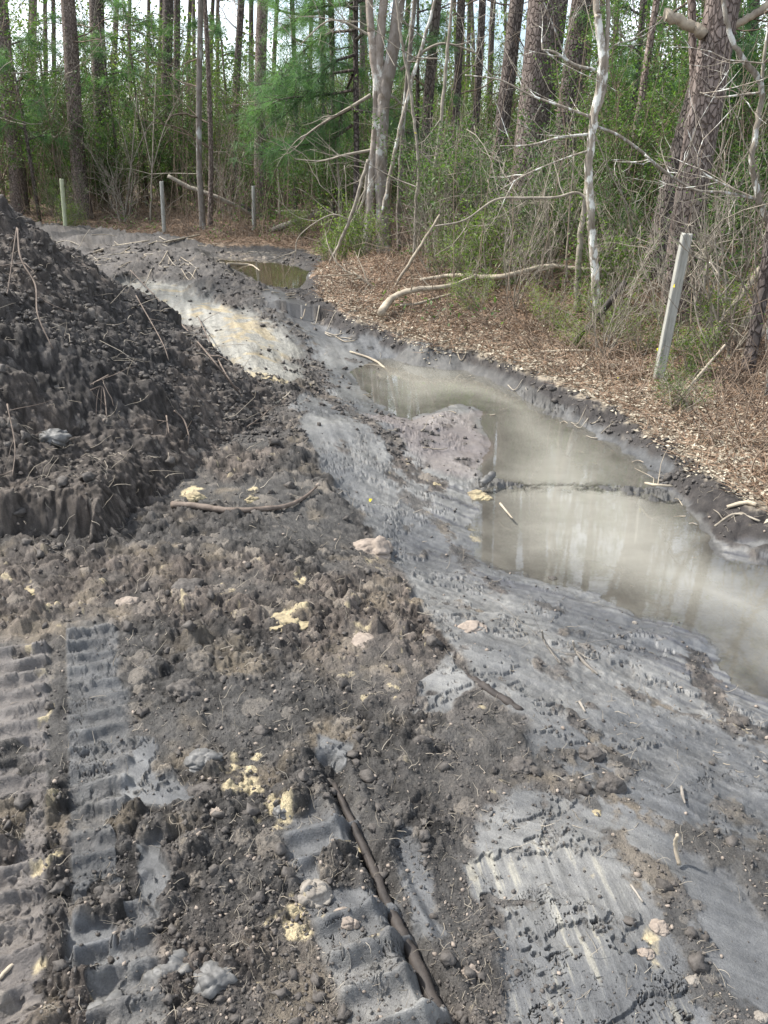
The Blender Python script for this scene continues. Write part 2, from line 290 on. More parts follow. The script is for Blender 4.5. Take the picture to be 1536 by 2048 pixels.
# ---------------------------------------------------------------- mesh helpers
class MB:
    def __init__(s): s.v = []; s.f3 = []; s.f4 = []; s.n = 0
    def add(s, v, f):
        v = np.asarray(v, f4).reshape(-1, 3); f = np.asarray(f, np.int64)
        s.v.append(v); (s.f3 if f.shape[1] == 3 else s.f4).append(f + s.n); s.n += len(v)
    def tube(s, P, R, k=6, cap=True, rough=0, rng=None):
        P = np.array([tuple(p) for p in P], float); n = len(P); R = np.broadcast_to(np.asarray(R, float), (n,))
        T = np.gradient(P, axis=0); T /= np.linalg.norm(T, axis=1)[:, None] + 1e-9
        ref = np.array([0.31, .95, 0.05]) if abs(T[:, 2].mean()) > .6 else np.array([.05, .1, 1.])
        A = np.cross(T, ref); A /= np.linalg.norm(A, axis=1)[:, None] + 1e-9; B = np.cross(T, A)
        th = np.arange(k) * 2 * PI / k
        RR = R[:, None] * np.ones((1, k))
        if rough and rng is not None: RR = RR * (1 + rough * rng.standard_normal((n, k)))
        v = P[:, None, :] + RR[..., None] * (np.cos(th)[None, :, None] * A[:, None, :] + np.sin(th)[None, :, None] * B[:, None, :])
        i = np.arange(n - 1)[:, None] * k; j = np.arange(k)[None, :]; j2 = (j + 1) % k
        f = np.stack([i + j, i + j2, i + k + j2, i + k + j], -1).reshape(-1, 4)
        vv = v.reshape(-1, 3)
        if cap:
            vv = np.vstack([vv, P[-1:], P[:1]]); m = n * k
            jj = np.arange(k); c1 = np.stack([(n - 1) * k + jj, (n - 1) * k + (jj + 1) % k, np.full(k, m)], -1)
            c2 = np.stack([(jj + 1) % k, jj, np.full(k, m + 1)], -1)
            o = s.n; s.v.append(vv.astype(f4)); s.f4.append(f + o); s.f3 += [c1 + o, c2 + o]; s.n += len(vv)
        else: s.add(vv, f)
    def leaves(s, P, Dv, N, L, W):
        P = np.asarray(P, float); n = len(P)
        Dv = Dv / (np.linalg.norm(Dv, axis=1)[:, None] + 1e-9); S = np.cross(Dv, N); S /= np.linalg.norm(S, axis=1)[:, None] + 1e-9
        U = np.cross(S, Dv); L = np.broadcast_to(L, (n,))[:, None]; W = np.broadcast_to(W, (n,))[:, None]
        v = np.stack([P, P + Dv * L * .45 + S * W * .5 + U * W * .18, P + Dv * L, P + Dv * L * .45 - S * W * .5 + U * W * .18], 1).reshape(-1, 3)
        b = np.arange(n)[:, None] * 4
        f = np.concatenate([b + np.array([[0, 1, 2]]), b + np.array([[0, 2, 3]])], 0); s.add(v, f)
    def needles(s, P, Dv, L, W, rng):
        n = len(P); Dv = Dv / (np.linalg.norm(Dv, axis=1)[:, None] + 1e-9)
        S = np.cross(Dv, rng.standard_normal((n, 3))); S /= np.linalg.norm(S, axis=1)[:, None] + 1e-9
        L = np.broadcast_to(L, (n,))[:, None]
        v = np.stack([P - S * W / 2, P + S * W / 2, P + Dv * L], 1).reshape(-1, 3)
        s.add(v, np.arange(n * 3).reshape(-1, 3))
    def build(s, name, mat, parent=None, smooth=True, off=None, cols=None):
        v = np.concatenate(s.v) if s.v else np.zeros((0, 3), f4)
        if off is not None: v = v - np.asarray(off, f4)
        me = bpy.data.meshes.new(name)
        t = np.concatenate(s.f3) if s.f3 else np.zeros((0, 3), np.int64); q = np.concatenate(s.f4) if s.f4 else np.zeros((0, 4), np.int64)
        me.vertices.add(len(v)); me.vertices.foreach_set("co", v.astype(f4).ravel())
        me.loops.add(t.size + q.size); me.loops.foreach_set("vertex_index", np.concatenate([t.ravel(), q.ravel()]).astype(np.int32))
        me.polygons.add(len(t) + len(q))
        ls = np.concatenate([np.arange(len(t)) * 3, t.size + np.arange(len(q)) * 4]).astype(np.int32)
        me.polygons.foreach_set("loop_start", ls)
        me.update(calc_edges=True); me.validate()
        if smooth: me.polygons.foreach_set("use_smooth", np.ones(len(me.polygons), bool))
        if mat: me.materials.append(mat)
        ob = bpy.data.objects.new(name, me); sc.collection.objects.link(ob)
        if parent: ob.parent = parent
        return ob
def tag(o, label=None, cat=None, group=None, kind=None):
    for k, v_ in (('label', label), ('category', cat), ('group', group), ('kind', kind)):
        if v_: o[k] = v_
    return o
def empty(name, loc, label, cat, group=None):
    o = bpy.data.objects.new(name, None); sc.collection.objects.link(o); o.location = loc; o.empty_display_size = .2
    return tag(o, label, cat, group)
def copy_thing(o, loc, rz=0, s=1.0, label=None, group=None):
    r = o.copy(); sc.collection.objects.link(r); r.location = loc; r.rotation_euler = (0, 0, rz); r.scale = (s, s, s)
    if label: r['label'] = label
    if group: r['group'] = group
    for ch in o.children:
        c_ = ch.copy(); sc.collection.objects.link(c_); c_.parent = r
    return r

# ---------------------------------------------------------------- materials
class NT:
    def __init__(s, name):
        s.m = bpy.data.materials.new(name); s.m.use_nodes = True; s.t = s.m.node_tree; s.t.nodes.clear()
        s.out = s.n('OutputMaterial')
    def n(s, kind, **kw):
        nd = s.t.nodes.new("ShaderNode" + kind)
        for k, v_ in kw.items():
            if k in nd.inputs: nd.inputs[k].default_value = v_
            else: setattr(nd, k, v_)
        return nd
    def l(s, a, b): s.t.links.new(a, b)
    def noise(s, vec, scale, detail=4, rough=.6):
        nd = s.n('TexNoise'); nd.inputs['Scale'].default_value = scale; nd.inputs['Detail'].default_value = detail; nd.inputs['Roughness'].default_value = rough
        if vec: s.l(vec, nd.inputs['Vector'])
        return nd.outputs['Fac']
    def ramp(s, fac, stops):
        nd = s.n('ValToRGB'); e = nd.color_ramp.elements
        while len(e) < len(stops): e.new(.5)
        for i, (p, c_) in enumerate(stops): e[i].position = p; e[i].color = (*c_, 1) if len(c_) == 3 else c_
        s.l(fac, nd.inputs[0]); return nd.outputs[0]
    def mapping(s, vec, sc3):
        nd = s.n('Mapping'); nd.inputs['Scale'].default_value = sc3; s.l(vec, nd.inputs[0]); return nd.outputs[0]
    def mixc(s, fac, a, b, mode='MIX'):
        nd = s.n('MixRGB', blend_type=mode)
        for v_, i in ((fac, 0), (a, 1), (b, 2)):
            if isinstance(v_, (int, float)): nd.inputs[i].default_value = v_
            elif isinstance(v_, tuple): nd.inputs[i].default_value = (*v_, 1)
            else: s.l(v_, nd.inputs[i])
        return nd.outputs[0]
    def math(s, op, a, b=0.):
        nd = s.n('Math', operation=op)
        for v_, i in ((a, 0), (b, 1)):
            if isinstance(v_, (int, float)): nd.inputs[i].default_value = v_
            else: s.l(v_, nd.inputs[i])
        return nd.outputs[0]
    def bump(s, h, strength, dist, prev=None):
        nd = s.n('Bump'); nd.inputs['Strength'].default_value = strength; nd.inputs['Distance'].default_value = dist; s.l(h, nd.inputs['Height'])
        if prev: s.l(prev, nd.inputs['Normal'])
        return nd.outputs[0]
    def pbsdf(s, col, rough=.8, spec=.4, normal=None):
        p = s.n('BsdfPrincipled')
        if isinstance(col, tuple): p.inputs['Base Color'].default_value = (*col, 1)
        else: s.l(col, p.inputs['Base Color'])
        if isinstance(rough, (int, float)): p.inputs['Roughness'].default_value = rough
        else: s.l(rough, p.inputs['Roughness'])
        if isinstance(spec, (int, float)): p.inputs['Specular IOR Level'].default_value = spec
        else: s.l(spec, p.inputs['Specular IOR Level'])
        if normal: s.l(normal, p.inputs['Normal'])
        s.l(p.outputs[0], s.out.inputs[0]); return p
def m_ground(name):
    t = NT(name); geo = t.n('NewGeometry'); pos = geo.outputs['Position']
    at = t.n('Attribute', attribute_name='Col'); wt = t.n('Attribute', attribute_name='wet'); wf = wt.outputs['Fac']
    n1 = t.noise(pos, 220, 3, .7); n2 = t.noise(pos, 35, 5, .65)
    f = t.ramp(n1, [(.25, (.55, .55, .55)), (.75, (1.5, 1.5, 1.5))]); g = t.ramp(n2, [(.25, (.72, .72, .74)), (.75, (1.3, 1.28, 1.24))])
    f = t.mixc(t.math('SUBTRACT', .8, t.math('MULTIPLY', wf, .65)), (1., 1., 1.), f); col = t.mixc(1, at.outputs['Color'], f, 'MULTIPLY'); col = t.mixc(1, col, g, 'MULTIPLY')
    ro = t.math('SUBTRACT', .74, t.math('MULTIPLY', wf, .42)); ro = t.math('ADD', ro, t.math('MULTIPLY', t.math('SUBTRACT', n2, .5), .25))
    dry = t.math('SUBTRACT', 1.08, wf)
    h = t.math('MULTIPLY', t.math('ADD', t.noise(pos, 120, 6, .75), t.math('MULTIPLY', n1, .5)), dry)
    nb = t.bump(h, .9, .008)
    t.pbsdf(col, ro, t.math('ADD', .22, t.math('MULTIPLY', wf, .25)), nb); return t.m
def m_bark(name, c1, c2, c3, sx=9, sz=3, lichen=None, bd=.02, vor=True):
    t = NT(name); oc = t.n('TexCoord').outputs['Object']
    wz = t.mixc(.12, oc, t.n('TexNoise', Scale=4.).outputs['Color'], 'ADD')
    v_ = t.n('TexVoronoi', feature='DISTANCE_TO_EDGE'); t.l(t.mapping(wz, (sx, sx, sz)), v_.inputs['Vector']); v_.inputs['Scale'].default_value = 1.6
    v2 = t.n('TexVoronoi', feature='F1'); t.l(t.mapping(wz, (sx, sx, sz)), v2.inputs['Vector']); v2.inputs['Scale'].default_value = 1.6
    e = t.ramp(v_.outputs['Distance'], [(0, (.25, .25, .25)), (.05, (.35, .35, .35)), (.14, (1, 1, 1))]) if vor else t.ramp(t.noise(t.mapping(oc, (sx, sx, sz * .5)), 3, 5), [(.3, (0, 0, 0)), (.6, (1, 1, 1))])
    n = t.noise(t.mapping(oc, (3, 3, 1)), 6, 6, .7)
    bw = t.n('RGBToBW'); t.l(v2.outputs['Color'], bw.inputs[0])
    base = t.mixc(n, c2, c3); base = t.mixc(.4, base, bw.outputs[0], 'SOFT_LIGHT') if vor else base
    hs = t.n('HueSaturation'); hs.inputs['Saturation'].default_value = .8; t.l(base, hs.inputs['Color'])
    col = t.mixc(e, c1, hs.outputs[0])
    if lichen:
        ln = t.ramp(t.noise(t.mapping(oc, (1, 1, .55)), lichen[1], 5, .65), [(lichen[2], (0, 0, 0)), (lichen[2] + .07, (1, 1, 1))])
        col = t.mixc(ln, col, lichen[0])
    oi = t.n('ObjectInfo'); col = t.mixc(1, col, t.ramp(oi.outputs['Random'], [(0, (.75, .75, .75)), (1, (1.2, 1.17, 1.15))]), 'MULTIPLY')
    nb = t.bump(e, .8, bd, t.bump(n, .6, bd * .6)); t.pbsdf(col, .9, .2, nb); return t.m
def m_leaf(name, c1, c2, trans=.45, rough=.5, vary=.5):
    t = NT(name); geo = t.n('NewGeometry'); oi = t.n('ObjectInfo')
    n = t.noise(geo.outputs['Position'], 3.5, 3); n2 = t.noise(geo.outputs['Position'], 22, 2)
    f = t.math('ADD', t.math('MULTIPLY', t.math('SUBTRACT', n, .5), 1.6), t.math('ADD', .5, t.math('MULTIPLY', t.math('SUBTRACT', n2, .5), 2.2)))
    col = t.mixc(t.ramp(f, [(.2, (0, 0, 0)), (.8, (1, 1, 1))]), c1, c2)
    col = t.mixc(1, col, t.ramp(oi.outputs['Random'], [(0, (1 - vary * .5, 1 - vary * .4, 1 - vary * .4)), (1, (1 + vary, 1 + vary * .8, 1 + vary * .3))]), 'MULTIPLY')
    p = t.n('BsdfPrincipled'); t.l(col, p.inputs['Base Color']); p.inputs['Roughness'].default_value = rough; p.inputs['Specular IOR Level'].default_value = .35
    tr = t.n('BsdfTranslucent'); t.l(t.mixc(1, col, (1.3, 1.5, .7), 'MULTIPLY'), tr.inputs[0])
    ms = t.n('MixShader'); ms.inputs[0].default_value = trans; t.l(p.outputs[0], ms.inputs[1]); t.l(tr.outputs[0], ms.inputs[2]); t.l(ms.outputs[0], t.out.inputs[0]); return t.m
def m_simple(name, c1, c2, scale=20, rough=.85, bd=.004, stretch=(1, 1, 1), spec=.3):
    t = NT(name); oc = t.n('TexCoord').outputs['Object']; n = t.noise(t.mapping(oc, stretch), scale, 6, .7)
    col = t.ramp(n, [(.3, c1), (.7, c2)]); t.pbsdf(col, rough, spec, t.bump(n, .7, bd)); return t.m
def m_water(name, deep, shallow, rough=.012):
    t = NT(name); pos = t.n('NewGeometry').outputs['Position']; dep = t.n('Attribute', attribute_name='dep').outputs['Fac']
    n = t.noise(t.mapping(pos, (1.2, 2.2, 1)), 2.2, 6, .65); n2 = t.noise(pos, 12, 5, .7)
    col = t.mixc(t.ramp(t.math('ADD', t.math('MULTIPLY', n, .75), t.math('MULTIPLY', n2, .25)), [(.22, (0, 0, 0)), (.80, (1, 1, 1))]), shallow, deep)
    df = t.n('BsdfDiffuse'); t.l(col, df.inputs[0]); tr = t.n('BsdfTransparent'); tr.inputs[0].default_value = (.95, .94, .9, 1)
    m1 = t.n('MixShader'); t.l(dep, m1.inputs[0]); t.l(tr.outputs[0], m1.inputs[1]); t.l(df.outputs[0], m1.inputs[2])
    rip = t.noise(t.mapping(pos, (3, 8, 1)), 3, 3); nb = t.bump(rip, .02, .01)
    gl = t.n('BsdfGlossy'); gl.inputs['Roughness'].default_value = rough; t.l(nb, gl.inputs['Normal'])
    fr = t.n('Fresnel'); fr.inputs['IOR'].default_value = 1.33; t.l(nb, fr.inputs['Normal'])
    m2 = t.n('MixShader'); t.l(t.math('MINIMUM', t.math('MULTIPLY', fr.outputs[0], 1.6), 1.), m2.inputs[0]); t.l(m1.outputs[0], m2.inputs[1]); t.l(gl.outputs[0], m2.inputs[2])
    t.l(m2.outputs[0], t.out.inputs[0]); return t.m
M = dict(
    ground=m_ground('earth'), heap=m_ground('heap_earth'),
    water=m_water('murky_water', (.285, .272, .232), (.185, .178, .152)), water2=m_water('brown_water', (.16, .13, .07), (.10, .08, .05)),
    pine=m_bark('pine_bark', (.07, .052, .043), (.17, .122, .10), (.29, .23, .195), 17, 8, None, .03),
    pine_dark=m_bark('dark_pine_bark', (.03, .023, .02), (.105, .08, .067), (.19, .155, .135), 15, 7, None, .03),
    grey=m_bark('smooth_grey_bark', (.17, .14, .11), (.22, .18, .145), (.32, .28, .24), 5, 6, ((.50, .50, .46), 5.5, .55), .006, False),
    lichen=m_bark('lichen_bark', (.12, .10, .075), (.24, .20, .15), (.34, .30, .24), 8, 4, ((.56, .57, .53), 11, .52), .006, False),
    twig=m_simple('twig_bark', (.12, .10, .075), (.36, .32, .26), 9, .85, .002), pale=m_simple('pale_wood', (.16, .13, .10), (.42, .36, .27), 7, .8, .003, (1, 1, 1)),
    brush=m_simple('dry_brush', (.085, .062, .046), (.25, .19, .14), 3, .9, .001), drk=m_simple('dark_wet_wood', (.014, .012, .011), (.052, .043, .037), 20, .7, .004),
    root=m_simple('root_bark', (.06, .045, .036), (.19, .15, .12), 18, .8, .002),
    leaf=m_leaf('shrub_leaf', (.03, .065, .024), (.095, .155, .05)), leaf_b=m_leaf('bright_leaf', (.05, .095, .022), (.15, .21, .05)),
    leaf_far_sunlit=m_leaf('sunlit_far_leaf', (.05, .08, .03), (.22, .26, .08)), needle=m_leaf('pine_needles', (.05, .11, .055), (.13, .23, .12), .4),  # far leaves: sunlight is put into their brighter yellow-green colour
    straw=m_simple('pine_straw', (.13, .08, .052), (.30, .21, .14), 6, .8, .001), litter=m_simple('dead_leaves', (.20, .165, .12), (.50, .45, .35), 5, .75, .001),
    post=m_simple('weathered_post', (.20, .195, .17), (.38, .37, .325), 5, .6, .002, (6, 6, .8)), post_g=m_simple('mossy_post', (.22, .24, .13), (.44, .45, .32), 8, .8, .002, (6, 6, 1)),
    yleaf=m_leaf('yellow_leaf', (.55, .45, .04), (.7, .6, .08)), clay=m_simple('yellow_clay', (.11, .09, .065), (.42, .35, .21), 15, .9, .006),
    clod=m_simple('dark_clod_soil', (.032, .028, .025), (.11, .098, .087), 34, .75, .008), clodg=m_simple('grey_mud_clod', (.06, .058, .055), (.15, .146, .138), 18, .55, .004),
    chip=m_simple('pale_stone_chip', (.10, .088, .075), (.29, .26, .22), 18, .8, .002), pink=m_simple('pinkish_clay', (.14, .115, .095), (.30, .25, .205), 22, .9, .006))

# ---------------------------------------------------------------- ground, heap, water
def polar(angs, rad, fn, name, mat, keep=None):
    A, R = np.meshgrid(angs, rad); x = (R * np.sin(A)); y = (R * np.cos(A)); H, W_ = x.shape
    z, col, wet = fn(x, y)
    v = np.stack([x, y, z], -1).reshape(-1, 3)
    i = np.arange(H - 1)[:, None] * W_; j = np.arange(W_ - 1)[None, :]
    f = np.stack([i + j, i + j + 1, i + W_ + j + 1, i + W_ + j], -1).reshape(-1, 4)
    if keep is not None:
        kz = keep(x, y, z).reshape(-1); f = f[kz[f].any(1)]
        used = np.unique(f); mp_ = np.full(len(v), -1); mp_[used] = np.arange(len(used)); f = mp_[f]; v = v[used]; col = col.reshape(-1, 3)[used]; wet = wet.reshape(-1)[used]
    b = MB(); b.add(v, f[:, ::-1]); ob = b.build(name, mat); me = ob.data
    a = me.attributes.new('Col', 'FLOAT_COLOR', 'POINT'); cc = np.ones((len(v), 4), f4); cc[:, :3] = col.reshape(-1, 3); a.data.foreach_set('color', cc.ravel())
    a = me.attributes.new('wet', 'FLOAT', 'POINT'); a.data.foreach_set('value', wet.astype(f4).ravel())
    return ob
rd = math.radians
angs = np.concatenate([np.linspace(rd(-180), rd(-56), 70, endpoint=False), np.linspace(rd(-56), rd(-34), 110, endpoint=False), np.linspace(rd(-34), rd(34), 1180), np.linspace(rd(34), rd(60), 190)[1:], np.linspace(rd(60), rd(180), 71)[1:]])
rad = np.concatenate([np.linspace(.02, .8, 10, endpoint=False), 1 / np.linspace(1 / .8, 1 / 5, 1150, endpoint=False), np.linspace(5, 15, 400, endpoint=False), np.geomspace(15, 27, 60), np.geomspace(28, 400, 30)])
# row spacing even in the picture: 1/d is even in screen height
def gfn(x, y):
    z, col, wet, dw, dw2, dc, cr_ = ground(x, y); return z, col, wet
gobj = polar(angs, rad, gfn, 'ground', M['ground']); tag(gobj, kind='structure')
def hfn(x, y):
    z, rnd, cut, disp = heap_full(x, y)
    dx = x - HX; dy = y - HY; rr = np.sqrt(dx * dx + dy * dy) + .1; k_ = disp * .7 * (1 - cut) * np.clip(rr, 0, 1)
    x += dx / rr * k_; y += dy / rr * k_; z = z - .3 * disp * (1 - cut)
    c0 = np.array([.044, .040, .037], f4); c1 = np.array([.068, .058, .050], f4)
    t_ = sstep(-.3, .4, fbm(x * 1.5, y * 1.5, 95, 3))[..., None]; col = (c0 + (c1 - c0) * t_) * (.6 + .9 * rnd ** 1.4)[..., None]
    col = col + (np.array([.13, .105, .085], f4) - col) * (sstep(.05, .45, fbm(x * 4, y * 4, 97, 4)) * .5)[..., None]; col = col * (1 + 1.0 * np.clip(fbm(x * 60, y * 60, 98, 3), -.4, .5))[..., None]
    p = (sstep(.88, .97, rnd) * .6 * (fbm(x * 5, y * 5, 96, 2) > -.1))[..., None]; col = col * (1 - p) + np.array([.19, .17, .145], f4) * p
    col = col * (1 - cut[..., None] * .5) + np.array([.05, .047, .044], f4) * cut[..., None] * .5
    return z, col, cut * .3
tag(polar(np.linspace(rd(-85), rd(3), 1150), 1 / np.linspace(1 / 1.7, 1 / 9.5, 1000), hfn, 'spoil_heap', M['heap'],
    lambda x, y, z: (heap_h(x, y) > -.12)), 'tall heap of dark crumbly dug earth full of roots at the left', 'dirt pile')
def water(name, poly, lvl, mat, d0, res, full=True):
    P = np.array(poly); x0, y0 = P.min(0) - .15; x1, y1 = P.max(0) + .15
    gx, gy = np.meshgrid(np.arange(x0, x1, res), np.arange(y0, y1, res)); z = ground(gx, gy)[0]
    H, W_ = gx.shape; dep = np.clip((lvl - z) / d0, 0, 1) ** .8; sd = sdpoly(gx, gy, poly)
    v = np.stack([gx, gy, np.full_like(gx, lvl)], -1).reshape(-1, 3)
    i = np.arange(H - 1)[:, None] * W_; j = np.arange(W_ - 1)[None, :]
    f = np.stack([i + j, i + j + 1, i + W_ + j + 1, i + W_ + j], -1).reshape(-1, 4)
    k = ((sd < .14) & (z < lvl + .03)).reshape(-1); f = f[k[f].any(1)]
    b = MB(); b.add(v, f); ob = b.build(name, mat)
    a = ob.data.attributes.new('dep', 'FLOAT', 'POINT'); a.data.foreach_set('value', dep.astype(f4).ravel()); tag(ob, kind='structure'); return ob
water('water', WATER, WL, M['water'], .075, .02)
water('water', WATER2, WL2, M['water2'], .10, .03)
# ---------------------------------------------------------------- the wood
R_ = np.random.default_rng(7); rnd_ = random.Random(5)
def wrad(wpx, Y): return wpx / 2 * (Y * CP) / F
def smooth(P, n=5):
    P = np.array([tuple(p) for p in P], float)
    if len(P) < 3: return P[0] + (P[-1] - P[0]) * np.linspace(0, 1, n + 1)[:, None]
    Q = np.vstack([2 * P[0] - P[1], P, 2 * P[-1] - P[-2]]); out = []
    for i in range(1, len(Q) - 2):
        for t in np.linspace(0, 1, n, endpoint=False):
            a, b, c_, d = Q[i - 1:i + 3]; out.append(.5 * (2 * b + (c_ - a) * t + (2 * a - 5 * b + 4 * c_ - d) * t * t + (3 * b - a - 3 * c_ + d) * t ** 3))
    out.append(P[-1]); return np.array(out)
def lerp_r(r, n): return np.interp(np.linspace(0, 1, n), np.linspace(0, 1, len(r)), r)
def px_path(P, Y): return [V(p[0], p[1], Y + (p[2] if len(p) > 2 else 0)) for p in P]
def grow(b, p, d, L, r, depth, rng, up=.15, kids=(3, 5), spread=.9, k=4, ends=None, wob=.16):
    n = max(4, int(5 + L * 2)); P = [np.array(p, float)]; d = np.array(d, float); d /= np.linalg.norm(d) + 1e-9
    for i in range(n - 1):
        d = d + rng.standard_normal(3) * wob + np.array([0, 0, up * .3]); d /= np.linalg.norm(d); P.append(P[-1] + d * L / (n - 1))
    b.tube(P, np.linspace(r, r * .3, n), k, cap=False)
    if ends is not None: ends.append((P, depth))
    if depth > 0:
        for q in range(rng.integers(kids[0], kids[1] + 1)):
            i = rng.integers(max(1, n // 4), n); a = rng.standard_normal(3); dd = P[min(i, n - 1)] - P[i - 1]; dd = dd / (np.linalg.norm(dd) + 1e-9)
            a -= a.dot(dd) * dd; a /= np.linalg.norm(a) + 1e-9
            grow(b, P[i], dd + a * spread, L * rng.uniform(.35, .65), r * .5, depth - 1, rng, up, kids, spread, 3, ends, wob)
def tuft_branch(bw, bn, P, r, rng, nd=60, L=.22, W=.004, step=.12, droop=.35, side=.35):
    Q = smooth(P, 6); bw.tube(Q, np.linspace(r, r * .25, len(Q)), 5, cap=False)
    seg = np.linalg.norm(np.diff(Q, axis=0), axis=1).sum(); m = max(3, int(seg / step))
    for i in range(m):
        t = .25 + .75 * i / (m - 1); j = min(int(t * (len(Q) - 1)), len(Q) - 2); p = Q[j]; dd = Q[j + 1] - Q[j]; dd /= np.linalg.norm(dd) + 1e-9
        tips = [p + dd * .05]
        for q in range(2):
            a = rng.standard_normal(3); a[2] = a[2] * .4 + .1; a -= a.dot(dd) * dd * .6; a /= np.linalg.norm(a); e = p + (a * .8 + dd * .5) * side * rng.uniform(.4, 1)
            bw.tube([p, (p + e) / 2 + [0, 0, .02], e], [r * .3, r * .22, r * .15], 3, cap=False); tips.append(e); tips.append((p + e) / 2)
        for e in tips:
            D_ = rng.standard_normal((nd, 3)) * .75 + dd * .8; D_[:, 2] -= droop; bn.needles(np.repeat([e], nd, 0) + rng.standard_normal((nd, 3)) * .03, D_, L * rng.uniform(.7, 1.1, nd), W, rng)
# pine crowns (three kinds, shared)
crown_me = []
for q in range(3):
    bn = MB(); bl = MB(); rg = np.random.default_rng(20 + q)
    for i in range(19):
        h = rg.uniform(0, 7.5); a = rg.uniform(0, 2 * PI); Lb = (1 - h / 9.5) * rg.uniform(1.4, 3.0)
        p = np.array([0, 0, h]); e = p + np.array([math.cos(a) * Lb, math.sin(a) * Lb, rg.uniform(-.3, .9)]); mid = (p + e) / 2 + np.array([0, 0, -.15])
        tuft_branch(bl, bn, [p, mid, e], .035, rg, nd=11, L=.30, W=.014, step=.42, side=.45)
    bl.tube([(0, 0, -.5), (0, 0, 4), (0, 0, 8)], [.06, .05, .015], 6); c_ = bn.build('crown', M['needle']); l_ = bl.build('limb', M['pine_dark'])
    crown_me.append((c_.data, l_.data)); bpy.data.objects.remove(c_); bpy.data.objects.remove(l_)
def trunk_mesh(B, T, H, r, rng, wob=.05, k=12, taper=.55, flare=.25):
    B = np.array(B, float); T = np.array(T, float); d = (T - B) / (T[2] - B[2]); n = 26
    hs = np.concatenate([[-.15, 0, .12, .3], np.linspace(.6, H, n)]); ph = rng.uniform(0, 6, 2)
    P = np.array([B + d * h + np.array([math.sin(h * .7 + ph[0]) * wob, math.sin(h * .5 + ph[1]) * wob, 0]) * min(1, max(0, h)) for h in hs])
    R = r * (1 - taper * np.maximum(hs, 0) / H) * (1 + flare * np.exp(-np.maximum(hs, 0) * 4))
    b = MB(); b.tube(P - B, R, k, rough=.035, rng=rng); return b, P - B, hs
def pine(xb, d, xt, wpx, label, bark='pine', H=17, snags=4, group=None, crown=True, z=None, wob=.05, name='pine_tree'):
    rg = np.random.default_rng(int(xb * 7 + d * 13) % 99991 + 1)
    X = V(xb, 450, d).x if z is None else V(xb, z, d).x
    B = Vector((X, d, zat(X, d))); T = V(xt, 0, d)
    root = empty(name, B, label, 'tree', group)
    b, P, hs = trunk_mesh(B, T, H, wrad(wpx, d), rg, wob); b.build('trunk', M[bark], root)
    for q in range(snags):
        h = rg.uniform(1.6, 7); i = int(np.argmin(abs(hs - h))); a = rg.uniform(0, 2 * PI); sb = MB(); Ls = rg.uniform(.5, 1.9)
        grow(sb, P[i], (math.cos(a), math.sin(a), rg.uniform(-.1, .5)), Ls, .012 + .006 * Ls, 1, rg, up=.05, kids=(1, 4)); sb.build('branch', M['brush'], root)
    if crown:
        ci = rg.integers(0, 3)
        for nm, me, mt in (('crown', crown_me[ci][0], 0), ('limb', crown_me[ci][1], 0)):
            o = bpy.data.objects.new(nm, me); sc.collection.objects.link(o); o.parent = root; i = int(np.argmin(abs(hs - (H - 8)))); o.location = P[i]; o.rotation_euler = (0, 0, rg.uniform(0, 6))
    return root
pine(45, 22, 0, 34, 'thick reddish-brown pine trunk at the far left edge behind the heap, leaning left')
pine(172, 21, 133, 31, 'pale pinkish-grey pine with plated bark just left of the first two fence posts', snags=5)
pine(206, 25, 197, 32, 'dark brown pine close behind the pale pinkish one at left', 'pine_dark')
pine(343, 27, 334, 23, 'left trunk of the pair of straight dark pines above the second fence post', 'pine_dark')
pine(364, 28, 352, 15, 'thinner right trunk of the pair of straight dark pines above the second fence post', 'pine_dark')
pine(405, 18.3, 399, 12, 'thin grey pine beside the leaning dead log, left one of a close pair', 'grey', H=14, snags=6)
pine(420, 18.6, 411, 10, 'very thin grey-brown pine, right one of the close pair beside the leaning dead log', 'pine', H=13, snags=6)
pine(472, 25, 480, 15, 'slim dark pine between the close grey pair and the thicker pine right of it', 'pine_dark')
pine(521, 21, 528, 24, 'straight brown pine behind the third fence post and the crossed logs')
pine(590, 21, 588, 9, 'pencil-thin pine over the crossed logs near the centre left', 'pine_dark', H=12)
pine(663, 17, 668, 9, 'thin pine stem seen through the needles left of the grey clump', 'pine_dark', H=12)
pine(847, 17, 872, 22, 'dark pine just right of the multi-stemmed grey tree', 'pine_dark')
pine(893, 19, 925, 17, 'slim pine second to the right of the multi-stemmed grey tree', 'pine_dark')
pine(938, 20, 962, 16, 'third slim dark pine right of the grey clump, before the leaning one', 'pine_dark')
pine(985, 14, 1030, 31, 'dark leaning pine just left of the big plated pine', 'pine_dark', z=480)
pine(1027, 12.2, 1088, 68, 'massive pine with broad plated reddish bark at centre right', 'pine', z=530, H=19)
pine(1065, 17, 1130, 22, 'slim pine half hidden between the massive plated pine and its darker neighbour', 'pine_dark')
pine(1112, 13.5, 1170, 46, 'thick darker pine close to the right of the massive plated pine', 'pine_dark', z=450, H=18)
pine(1312, 9.8, 1432, 46, 'dark plated pine leaning right behind the white post', 'pine_dark', z=540, wob=.09)
pine(1352, 7.9, 1440, 66, 'massive pink-brown plated pine standing directly behind the white post', 'pine', z=640, H=19, snags=2)
pine(1402, 8.2, 1398, 17, 'slender rough-barked trunk rising against the massive pine by the white post', 'pine', z=600, H=9, wob=.1, crown=False, name='slender_tree')
pine(1222, 11, 1312, 15, 'thin brown trunk leaning right between the white-spotted sapling and the leaning dark pine', 'pine', z=470, H=12)
pine(1492, 6.2, 1610, 26, 'dark rough trunk at the lower right edge leaning out of the picture', 'pine_dark', z=760, H=14, snags=1)
pine(1475, 15, 1500, 24, 'shaded pine at the far right seen past the massive pine', 'pine_dark', z=480)
